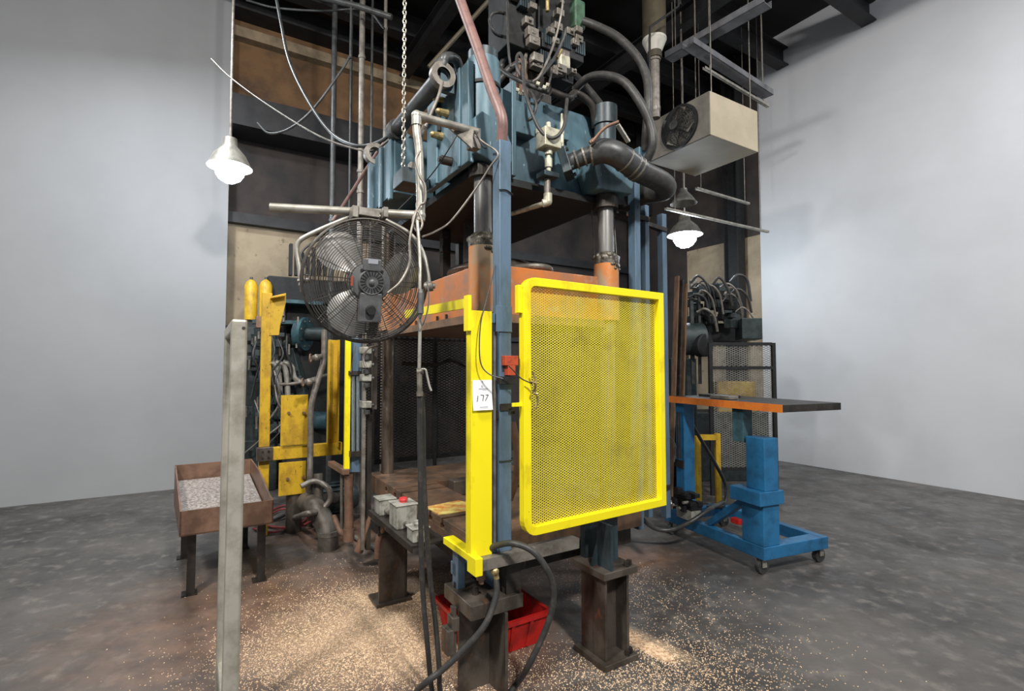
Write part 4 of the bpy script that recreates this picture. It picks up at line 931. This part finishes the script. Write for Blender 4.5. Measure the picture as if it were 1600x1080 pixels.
MB().boxv(p+AV*.02, BV*wv, AV*.012, ZV*(p2.z-p.z)).boxv(p-AV*.03, BV*.012, AV*.05, ZV*(p2.z-p.z)).boxv(p+BV*(wv-.012)-AV*.03, BV*.012, AV*.05, ZV*(p2.z-p.z)).build('channel_post', 'old_yellow', g, .002)
c = gz(459, 790, .06); MB().cyl((c.x, c.y, 0), (c.x, c.y, gz(455, 722).z), .07, None, 24).build('column_leg', 'leg_steel', g)
# accumulators and dark machine behind
VM = 4.1
def mv(px, py, d=0): return Pv(px, py, VM+d)
m = thing('hydraulic_unit', 'dark teal hydraulic machine with round flange and shaft behind the yellow guard', 'machine', mv(470, 760))
def mbox(x0, x1, y0, y1, dep=.3, d=0, mb=None, floor=False):
    a = mv(x0, y1, d); b = mv(x1, y1, d); c = mv(x0, y0, d); 
    if floor: a.z = 0
    return (mb or MB()).boxv(a, BV*(b-a).dot(BV), AV*dep, ZV*(c.z-a.z))
mbox(440, 548, 555, 760, .6, .15, floor=True).build('body', 'black_paint', m, .01)
hd = mbox(440, 505, 467, 473, .35, -.05); mbox(440, 443, 467, 505, .35, -.05, hd); mbox(440, 470, 500, 506, .35, -.05, hd); hd.build('hood', 'teal_machine', m, .004)
mbox(446, 545, 474, 556, .4, .2).build('valve_bank', 'black_paint', m, .01)
fc = mv(478, 522, .0); ax = (BV*.75-AV*.55-ZV*.03).normalized()
MB().lathe(fc-ax*.1, ax, [(0, .17), (.07, .17), (.075, .20), (.11, .20), (.115, .12)], 36).build('flange', 'teal_machine', m)
MB().lathe(fc-ax*.1, ax, [(0, .085), (.36, .085), (.365, .075), (.37, .074)], 28).build('shaft', 'motor_green', m)
q = MB(); s1, s2 = perp(ax)
for k in range(8):
    w_ = s1*math.cos(k*PI/4+.3)+s2*math.sin(k*PI/4+.3); q.cyl(fc+ax*.01+w_*.16, fc+ax*.03+w_*.16, .016, None, 6)
q.build('bolt', 'pipe_dark', m)
MB().lathe(mv(498, 657, .1)-ax*.3, ax, [(0, .11), (.42, .11), (.43, .1)], 28).build('lower_cylinder', 'teal_machine', m)
MB().bar(mv(455, 545, .1), mv(480, 640, .05), .14, .1).build('support_arm', 'motor_green', m, .006)
for x in (422, 434, 446):
    MB().tube([mv(x-4, 566, -.1), mv(x+9, 572, -.1), mv(x+14, 590, -.1), mv(x+(16 if x < 440 else 25), 622 if x < 440 else 598, -.1)], .032, 12).build('steel_tube', 'galvanised', m)
MB().tube([mv(420, 600, -.1), mv(455, 600, -.12), mv(490, 592, -.1), mv(530, 580, -.05)], .022, 10).build('steel_tube', 'pipe_grey', m)
random.seed(11)
cl = MB()
for k in range(60):
    x = random.uniform(386, 470); y = random.uniform(500, 700); s = random.uniform(.03, .1)
    cl.bxc(mv(x, y, random.uniform(-.05, .2)), s, s, s*random.uniform(.6, 1.5))
cl.build('pump_block', 'motor_green', m, .005)
cl = MB()
for k in range(26):
    x = random.uniform(382, 470); y = random.uniform(490, 690); p = mv(x, y, random.uniform(-.12, 0))
    cl.cyl(p, p+ZV*random.uniform(.04, .14), random.uniform(.008, .02), None, 8)
cl.build('fitting', 'pipe_grey', m)
for k in range(14):
    x = random.uniform(392, 450); y = random.uniform(510, 640)
    MB().tube([mv(x, y, -.15), mv(x+random.uniform(-8, 8), y+25, -.2), mv(x+random.uniform(-16, 16), y+55, -.15), mv(x+random.uniform(-20, 20), y+85, -.1)], random.uniform(.006, .014), 8).build('hose', random.choice(['rubber', 'pipe_dark', 'pipe_grey']), m)
MB().tube([mv(560, 395, .3), mv(520, 372, .3), mv(488, 380, .3), mv(470, 398, .3), mv(478, 418, .3)], .014, 8).build('hose', 'rubber', m)
mbox(418, 548, 430, 470, .5, .35).build('top_unit', 'black_paint', m, .02)
cl = MB()
for k in range(7): mbox(452+k*9, 457+k*9, 380+(k*7) % 22, 430, .08, .35, cl)
cl.build('valve_tower', 'black_paint', m, .004)
mbox(400, 416, 494, 512, .1, -.1).build('pink_block', 'tray_brown', m, .004)
for i, x in enumerate((391, 414)):
    p = mv(x, 520, .3); z0 = mv(x, 500, .3).z; zt_ = mv(x, 437, .3).z
    t = thing('accumulator', ('left' if i == 0 else 'right')+' one of the two yellow gas bottles above the dark machine', 'gas bottle', Vector((p.x, p.y, z0)))
    MB().lathe((p.x, p.y, z0), ZV, [(0, .07), (zt_-z0-.08, .075), (zt_-z0-.03, .055), (zt_-z0, .02)], 20).build('bottle', 'old_yellow', t)
    MB().cyl((p.x, p.y, zt_-.01), (p.x, p.y, zt_+.03), .018, None, 10).build('valve', 'pipe_dark', t)
mbox(372, 432, 500, 760, .3, .28, floor=True).build('side_cabinet', 'motor_green', m, .01)
# pipework with hand valves
t = thing('valve_pipe', 'rusty vertical pipe with two hand valves, right of the yellow plates', 'pipe', Pv(495, 800, 2.3))
MB().tube([Pv(507, 515, 2.3), Pv(506, 560, 2.3), Pv(500, 585, 2.3), Pv(492, 610, 2.3), Pv(486, 640, 2.3), Pv(485, 700, 2.3), Pv(484, 760, 2.3), Pz(484, 822, 0)], .026, 12, ).build('riser', 'pipe_grey', t)
for y0, x0 in ((560, 486), (598, 474)):
    MB().cyl(Pv(x0, y0, 2.25), Pv(x0+16, y0-3, 2.28), .022, None, 10).ball(Pv(x0+9, y0-1, 2.26), .032).build('valve', 'pipe_grey', t)
    MB().torus(Pv(x0-1, y0, 2.23), (AV+BV*.4).normalized(), ZV, .035, .006, 20, 6).build('handwheel', 'tray_brown', t)
# electric motor and big elbow pipe, hoses on floor
p = Pv(521, 770, 2.75); p.z = .22
t = thing('electric_motor', 'dark finned electric motor on the floor behind the big elbow pipe', 'motor', Vector((p.x, p.y, 0)))
mm = MB().lathe(p-BV*.2, BV, [(0, .12), (.04, .14), (.06, .145), (.34, .145), (.36, .14), (.42, .1)], 28)
mm.build('housing', 'motor_green', t)
q = MB()
for k in range(18):
    a = k*PI/9; d = AV*math.cos(a)+ZV*math.sin(a); q.boxv(p-BV*.13+d*.14-d.cross(BV)*.004, BV*.26, d*.02, d.cross(BV)*.008)
q.build('cooling_fins', 'motor_green', t)
MB().boxv(p-BV*.12-AV*.12-ZV*.22, BV*.28, AV*.24, ZV*.1).build('foot', 'dark_steel', t)
t = thing('elbow_pipe', 'thick dark pipe elbow with clamps turning down into the floor', 'pipe', Pz(512, 862, 0))
e0 = Pz(512, 858, 0); base = Vector((e0.x, e0.y, 0.0)); Ye = e0.y
MB().tube([base, base+ZV*.1, P(505, 812, Ye+.05), P(492, 792, Ye+.1), P(478, 784, Ye+.25)], .082, 18).build('elbow', 'dark_pipe', t)
MB().tube([P(492, 800, Ye+.1), P(505, 782, Ye+.3), P(522, 778, Ye+.5)], .05, 14).cyl(P(498, 796, Ye+.15), P(497, 740, Ye+.2), .04).build('branch', 'dark_pipe', t)
MB().cyl(base+ZV*.115, base+ZV*.15, .085).build('clamp', 'pipe_grey', t)
def fhose(pts, r, m_, label): return pipe_thing('floor_hose', label, 'hose', pts, r, m_, 8, True)
fhose([Pz(402, 815, .03), Pz(430, 824, .02), Pz(470, 822, .05), Pz(500, 805, .09), Pz(530, 790, .05), Pz(545, 800, .02)], .012, 'red_hose', 'red hose lying on the floor behind the tray leg, front loop')
fhose([Pz(420, 800, .02), Pz(445, 790, .02), Pz(490, 788, .04), Pz(520, 780, .04), Pz(540, 770, .02)], .011, 'red_hose', 'red hose lying on the floor behind the yellow column leg, back loop')
fhose([Pz(398, 800, .02), Pz(425, 812, .02), Pz(455, 800, .05), Pz(480, 792, .12), Pz(540, 784, .02)], .016, 'rubber', 'black hose lying among the red hoses on the floor')
fhose([Pv(470, 760, 2.2), Pv(492, 752, 2.2), Pv(512, 762, 2.1), Pv(516, 780, 2.1), Pv(500, 798, 2.1), Pv(475, 804, 2.1), Pz(452, 812, .02)], .024, 'pipe_grey', 'grey flexible conduit looping down in front of the motor')
fhose([Pz(396, 826, .02), Pz(420, 832, .02), Pz(450, 826, .03), Pz(478, 812, .05), Pz(470, 798, .05), Pz(440, 796, .03), Pz(420, 806, .02)], .011, 'red_hose', 'looped red hose on the floor closest to the tray leg')
fhose([Pz(440, 832, .02), Pz(470, 815, .02), Pz(500, 812, .02), Pz(552, 838, .02)], .014, 'rubber', 'thin black cable along the floor below the elbow pipe')
# rear-left guard post group of the press
def lp(x, y, Y=3.75): return P(x, y, Y)
def lbox(x0, x1, y0, y1, dep, Y=3.75, mb=None):
    a = lp(x0, y1, Y); w_ = (x1-x0)*Y/F; return (mb or MB()).boxv(a, Vector((w_, 0, 0)), AV*dep, ZV*(y1-y0)*Y/F)
lbox(538, 546, 533, 740, .03).build('guard_post', 'guard_yellow', press, .001)
pn = lbox(546.3, 563, 530, 738, .03, 3.78).build('gauge_panel', 'post_blue', press, .002)
for x in (551.5, 559): MB().cyl(lp(x, 705, 3.74), lp(x, 588, 3.74), .011, None, 12).build('sight_tube', 'sight_glass', pn)
MB().bxc(lp(555, 583, 3.75), .09, .05, .03).bxc(lp(555, 709, 3.75), .08, .05, .04).build('tube_clamp', 'dark_steel', pn)
lbox(564, 569, 525, 860, .03, 3.7).build('rear_post', 'pipe_grey', press)
lbox(572, 579, 640, 860, .03, 3.72).build('rear_post', 'dark_steel', press)
lbox(582, 589, 528, 640, .04, 3.8).build('valve_rail', 'leg_steel', press, .002)
for y in (548, 570, 591, 633):
    b = lbox(566, 581, y-6, y+5, .09, 3.68).build('solenoid_valve', 'box_grey', press, .006)
    MB().cyl(lp(573, y+8, 3.68), lp(573, y+14, 3.68), .025, None, 10).cyl(lp(582, y, 3.66), lp(585, y, 3.66), .014, None, 8).build('valve_fitting', 'pipe_dark', b)
MB().tube([lp(590, 540), lp(575, 545, 3.6), lp(568, 560, 3.6), lp(572, 575, 3.6)], .008, 6).tube([lp(556, 540, 3.7), lp(552, 560, 3.7), lp(548, 582, 3.7)], .004, 5).build('thin_cable', 'pipe_grey', press)
MB().bar(lp(517, 724, 4.1), lp(541, 738, 3.72), .05, .04, up=ZV).build('stub_bar', 'tray_brown', press, .003)
MB().tube([lp(545, 742, 3.78), lp(545, 838, 3.78)], .033, 14, sm=False).cyl(lp(545, 845, 3.78), lp(545, 826, 3.78), .04, None, 14).tube([lp(543, 838, 3.78), lp(532, 830, 3.9), lp(522, 808, 4.1)], .022, 12).build('drain_pipe', 'tray_brown', press)
MB().cyl(lp(534, 826, 3.9), lp(534, 735, 3.9), .012, None, 10).build('drain_pipe', 'pipe_grey', press)
MB().cyl(lp(560, 862, 3.75), lp(582, 800, 3.75), .034, None, 14).build('drain_pipe', 'tray_brown', press)
pipe_thing('floor_pipe', 'thin pipe lying on the floor behind the left press leg', 'pipe', [Pz(552, 838, .03), Pz(596, 862, .03)], .02, 'pipe_grey', 10)
# ================================================================== RIGHT SIDE OF THE HALL
E0 = P(1042, 628, 4.5); E1 = Pz(1222, 645, E0.z); TD = (E1-E0); TL = TD.length; TD.normalize(); TN = ZV.cross(TD).normalized()
if TN.y < 0: TN = -TN
tb = thing('lift_table', 'blue steel lift table with orange-edged top on casters', 'table', Vector((E0.x, E0.y, 0)))
MB().boxv(E0+TN*.006-ZV*.0, TD*TL, TN*.6, ZV*.052).build('table_top', 'dark_steel', tb, .003)
MB().boxv(E0-ZV*.002, TD*TL, TN*.0055, ZV*.056).build('edge_strip', 'table_orange', tb)
def bt(s, n_, z): return Vector((E0.x, E0.y, 0))+TD*s+TN*n_+ZV*z
zb0 = .115
# base
BS = MB().boxv(bt(-.07, .02, zb0), TD*1.03, TN*.07, ZV*.09); BS.boxv(bt(-.07, .62, zb0), TD*1.03, TN*.07, ZV*.09); BS.boxv(bt(-.07, .09, zb0), TD*.07, TN*.53, ZV*.09); BS.boxv(bt(.86, .09, zb0), TD*.1, TN*.53, ZV*.09)
BS.build('base_frame', 'table_blue', tb, .004)
MB().boxv(bt(.05, .05, .205), TD*.10, TN*.12, ZV*(E0.z-.205)).build('column', 'table_blue', tb, .004)
MB().boxv(bt(.06, .03, .62), TD*.09, TN*.02, ZV*.06).cyl(bt(.12, .02, .7), bt(.12, .02, 1.1), .014, None, 10).build('column_bracket', 'dark_steel', tb)
tw = MB().boxv(bt(.76, .03, .205), TD*.19, TN*.16, ZV*.30).boxv(bt(.70, -.02, .50), TD*.27, TN*.24, ZV*.10).boxv(bt(.80, .04, .60), TD*.16, TN*.14, ZV*.38)
tw.build('lift_tower', 'table_blue', tb, .005)
MB().boxv(bt(.68, .04, .93), TD*.1, TN*.1, ZV*(E0.z-.93)).build('tower_bracket', 'teal_machine', tb, .004)
MB().bar(bt(.40, .08, .215), bt(.77, .08, .50), .06, .05).build('diagonal_brace', 'table_blue', tb, .004)
MB().boxv(bt(.68, -.0, .31), TD*.08, TN*.05, ZV*.04).build('red_cap', 'red_plastic', tb, .006)
for s, n_ in ((-.02, .06), (.9, .06), (-.02, .66), (.9, .66)):
    c = MB().cyl(bt(s-.018, n_, .052)+ZV*0, bt(s+.018, n_, .052), .05, None, 22).build('caster', 'pipe_dark', tb)
    MB().boxv(bt(s-.03, n_-.02, .052), TD*.006, TN*.04, ZV*.06).boxv(bt(s+.024, n_-.02, .052), TD*.006, TN*.04, ZV*.06).boxv(bt(s-.03, n_-.03, .108), TD*.06, TN*.06, ZV*.007).build('caster_fork', 'galvanised', c)
# hydraulic pack on the base
hp = thing('pump_unit', 'small black valve pack on pale base sitting on the blue lift table frame', 'pump', bt(.14, .05, .205))
hp.location = bt(.14, .05, .205)
MB().boxv(bt(.12, -.02, .205), TD*.18, TN*.10, ZV*.09).build('base_block', 'box_grey', hp, .004)
random.seed(5); q = MB().boxv(bt(.10, -.02, .29), TD*.2, TN*.12, ZV*.06)
for k in range(22): q.bxc(bt(random.uniform(.1, .3), random.uniform(-.04, .08), random.uniform(.3, .43)), .05, .05, random.uniform(.03, .06), TD, TN)
q.build('valve_pack', 'black_paint', hp, .004)
q = MB()
for s, z in ((.13, .31), (.2, .3), (.26, .36), (.10, .33)): q.cyl(bt(s, -.02, z), bt(s, -.07, z), .013, None, 10)
q.build('fitting', 'galvanised', hp)
MB().tube([bt(.12, -.05, .3), bt(.06, -.08, .36), bt(.0, -.05, .44)], .014, 8).build('steel_tube', 'galvanised', hp)
pipe_thing('floor_hose', 'grey hose sagging from the gate corner past the left caster to the lift table', 'hose', [P(985, 770, 3.8), P(995, 800, 4.0), P(1020, 824, 4.1), P(1048, 828, 4.1), P(1080, 815, 4.05), P(1110, 795, 4.1), P(1130, 785, 4.25)], .018, 'pipe_dark', 10, True)
pipe_thing('table_hose', 'black hose hanging below the orange table edge', 'hose', [P(1075, 650, 4.7), P(1092, 682, 4.7), P(1115, 720, 4.7), P(1134, 760, 4.7), P(1130, 790, 4.6), P(1105, 792, 4.6)], .016, 'rubber', 10, True)
pipe_thing('table_hose', 'thin silver hose beside the blue lift column', 'hose', [P(1042, 680, 4.6), P(1052, 690, 4.6), P(1056, 705, 4.6), P(1054, 722, 4.6)], .009, 'galvanised', 8, True)
tag(MB().boxv(bt(.42, .08, E0.z+.0535), TD*.2, TN*.1, ZV*.03).build('steel_block', 'pipe_grey', None, .006), 'grey steel block lying on the orange-edged lift table', 'block')
tag(MB().boxv(bt(.12, .25, E0.z+.0535), TD*.35, TN*.12, ZV*.02).build('steel_plate', 'dark_steel', None, .004), 'dark flat plate lying on the orange-edged lift table', 'plate')
# leaning boards
for i, (x0, x1, m_) in enumerate(((1050, 1060, 'timber'), (1057, 1067, 'dark_steel'), (1063, 1073, 'timber'))):
    a = Pz(x0-4, 700, 0); a = P(x0-6, 640, 5.0); a.z = .0; b = P(x1-2, 432+i*6, 5.5)
    tag(MB().bar(a, b, .055, .02, up=BV).build('leaning_board', m_, None, .002), ('left dark brown board leaning upright right of the gate', 'middle black board leaning upright between two brown ones', 'right dark brown board leaning upright, nearest the green cylinder')[i], 'board', 'boards leaning by the gate')
# machine with dark green cylinder
VR = -.0
def rp(px, py, Y=6.2): return P(px, py, Y)
def rbox(x0, x1, y0, y1, dep=.3, Y=6.2, mb=None, floor=False):
    a = rp(x0, y1, Y); c = rp(x0, y0, Y); w_ = (x1-x0)*Y/F
    if floor: a.z = 0
    return (mb or MB()).boxv(a, Vector((w_, 0, 0)), Vector((.25, .97, 0))*dep, ZV*(c.z-a.z))
m = thing('green_machine', 'dark machine with green horizontal cylinder behind the orange table', 'machine', Vector((2.4, 6.4, 0)))
cy = rp(1062, 530); cy2 = rp(1090, 530); 
MB().lathe(cy, (cy2-cy), [(0, .2), (.27, .2), (.29, .17)], 32).build('round_tank', 'motor_green', m)
MB().lathe(rp(1092, 540, 6.1), Vector((.5, -1, 0)), [(0, .14), (.1, .14), (.11, .12)], 28).build('tank_end', 'black_paint', m)
rbox(1050, 1090, 560, 690, .5, 6.5, floor=True).build('body', 'motor_green', m, .01)
rbox(1060, 1160, 505, 534, .5, 6.7).build('bed', 'black_paint', m, .01)
random.seed(21); q = MB(); q2 = MB()
for k in range(70):
    t_ = random.random(); x = 1078+t_*80; y = 470+random.uniform(-26, 30)+abs(t_-.5)*26; s = random.uniform(.03, .11)
    (q if k % 3 else q2).bxc(rp(x, y, random.uniform(6.2, 6.8)), s*1.6, s, s)
q.build('valve_cluster', 'black_paint', m, .006); q2.build('valve_block', 'motor_green', m, .006)
rbox(1079, 1089, 437, 450, .1, 6.1).build('white_box', 'box_grey', m, .004)
q = MB().bar(rp(1080, 465), rp(1083, 600), .04).bar(rp(1092, 460), rp(1094, 600), .03).bar(rp(1068, 445), rp(1066, 515), .02); q.build('support_post', 'pipe_dark', m)
for k in range(14):
    x = random.uniform(1075, 1150); y = random.uniform(440, 490)
    MB().tube([rp(x, y, 6.1), rp(x+12, y-random.uniform(5, 16), 6.05), rp(x+26, y+random.uniform(-4, 8), 6.05), rp(x+32, y+30, 6.1)], random.uniform(.008, .018), 8).build('hose', random.choice(['rubber', 'pipe_dark', 'pipe_grey', 'pipe_grey']), m)
MB().tube([rp(1130, 462), rp(1140, 450), rp(1150, 455), rp(1158, 480), rp(1160, 498)], .02, 10).build('hose', 'pipe_grey', m)
rbox(1160, 1192, 497, 530, .4, 6.0).build('control_box', 'motor_green', m, .01)
# mesh cage
cg = thing('mesh_cage', 'dark steel mesh cage fence behind the orange-edged table', 'cage', rp(1150, 700, 5.9))
a = P(1110, 760, 5.9); a.z = 0; b = P(1215, 760, 5.9); wd = (b-a).x; ex_ = Vector((1, 0, 0)); H_ = P(1110, 536, 5.9).z
q = MB(); expanded_mesh(q, a+ZV*.3, ex_, ZV, wd, H_-.3, .055, .026, .006, .003); q.build('mesh_panel', 'galvanised', cg)
q = MB()
for x in (0, wd-.04): q.boxv(a+ex_*x-Vector((0, .03, 0)), ex_*.04, Vector((0, .04, 0)), ZV*H_)
for z in (H_-.03, P(0, 577, 5.9).z, P(0, 735, 5.9).z): q.boxv(a+ex_*.04+ZV*z-Vector((0, .03, 0)), ex_*(wd-.08), Vector((0, .035, 0)), ZV*.035)
q.build('cage_frame', 'black_paint', cg)
yf = thing('yellow_frame', 'small yellow frame on the floor seen under the orange table', 'frame', P(1100, 780, 5.4))
def yb(x0, x1, y0, y1, Y=5.4): return MB().boxv(P(x0, y1, Y), Vector(((x1-x0)*Y/F, 0, 0)), Vector((0, .05, 0)), ZV*(y1-y0)*Y/F)
a = P(1088, 700, 5.4)
MB().boxv((a.x, a.y, 0), (.05, 0, 0), (0, .05, 0), ZV*P(0, 682, 5.4).z).build('post', 'old_yellow', yf)
a = P(1119, 700, 5.4); MB().boxv((a.x, a.y, 0), (.05, 0, 0), (0, .05, 0), ZV*P(0, 678, 5.4).z).build('post', 'old_yellow', yf)
yb(1095.3, 1119, 680, 688).build('crossbar', 'old_yellow', yf)
pk = thing('equipment_cabinet', 'low dark equipment cabinet in shadow behind the mesh cage', 'cabinet', P(1150, 700, 6.3))
MB().boxv((P(1098, 700, 6.3).x, 6.6, 0), (1.0, 0, 0), (0, .5, 0), ZV*.9).build('body', 'motor_green', pk, .01)
MB().boxv((P(1140, 700, 6.3).x, 6.6, .9), (.5, 0, 0), (0, .3, 0), ZV*.4).build('top_box', 'old_yellow', pk, .01)
# ================================================================== PELLETS spilled on the floor (nobody could count them)
random.seed(2)
cl = [(560, 990, .34, .22, 9000), (640, 930, .22, .14, 3200), (640, 1030, .28, .14, 4200), (480, 1030, .3, .2, 3000), (550, 935, .16, .1, 1400), (440, 900, .3, .15, 260),
      (740, 1062, .2, .1, 700), (860, 1060, .25, .1, 700), (1000, 930, .32, .14, 900), (1060, 1050, .30, .16, 3200), (940, 900, .25, .10, 500), (1110, 1000, .3, .2, 500), (820, 900, .3, .15, 250), (960, 1060, .25, .1, 800)]
pe = MB(); V_ = []; Fc = []
def pellet(x, y):
    s = random.uniform(.0016, .0034); a = random.random()*6.3; ca, sa = math.cos(a)*s, math.sin(a)*s; h = random.uniform(.002, .005); k = len(V_)
    V_.extend([(x+ca*1.7, y+sa*1.7, .0005), (x-sa, y+ca, .0005), (x-ca*1.7, y-sa*1.7, .0005), (x+sa, y-ca, .0005), (x, y, h)])
    Fc.extend([(k, k+1, k+4), (k+1, k+2, k+4), (k+2, k+3, k+4), (k+3, k, k+4)])
for px, py, rx, ry, n_ in cl:
    c = Pz(px, py, 0)
    for k in range(n_): 
        x, y = random.gauss(c.x, rx), random.gauss(c.y, ry*1.3)
        if y > 1.6: pellet(x, y)
a = Pz(950, 978, 0); b = Pz(1045, 1030, 0)
for k in range(5200):
    t_ = random.random(); c = a.lerp(b, t_); pellet(random.gauss(c.x, .028), random.gauss(c.y, .026))
me = bpy.data.meshes.new('spilled_pellets'); me.from_pydata(V_, [], Fc); me.materials.append(MATS['pellet'])
o = bpy.data.objects.new('spilled_pellets', me); COL.objects.link(o)
tag(o, 'pale plastic pellets scattered over the floor around the press legs', 'pellets', kind='stuff')
# conduit the reddish pipe into the tube post
pipe_thing('flexible_conduit', 'thick reddish-brown conduit hose rising from the blue tube post to the roof', 'hose', [M(-.052, -.278, 2.566), P(784, 184, 2.31), P(768, 140, 2.35), P(746, 75, 2.42), P(719, 0, 2.5), P(690, -80, 2.6), P(640, -260, 2.9), P(610, -420, 3.2), Vector((P(600, -520, 3.4).x, 3.4, Z_TOP-.01))], .026, 'rubber_brown', 16, True)

# ------------------------------------------------------------------ groups of like things
GROUPS = {'conduit_pipe': 'tall pipes behind the fan', 'steel_pipe': 'tall pipes behind the fan', 'accumulator': 'yellow gas bottles above the dark machine',
          'high_bay_lamp': 'lit high-bay lamps', 'light_rail': 'thin bright rails under the roof', 'cable_tray': 'grey channels above the air cooler', 'air_hose': 'pair of dark hoses below the air lance',
          'floor_hose': 'hoses running over the floor', 'sagging_cable': 'cables sagging at upper left', 'table_hose': 'hoses at the lift table'}
for o in list(SC.objects):
    k = o.name.split('.')[0]
    if o.parent is None and k in GROUPS and 'group' not in o: o['group'] = GROUPS[k]
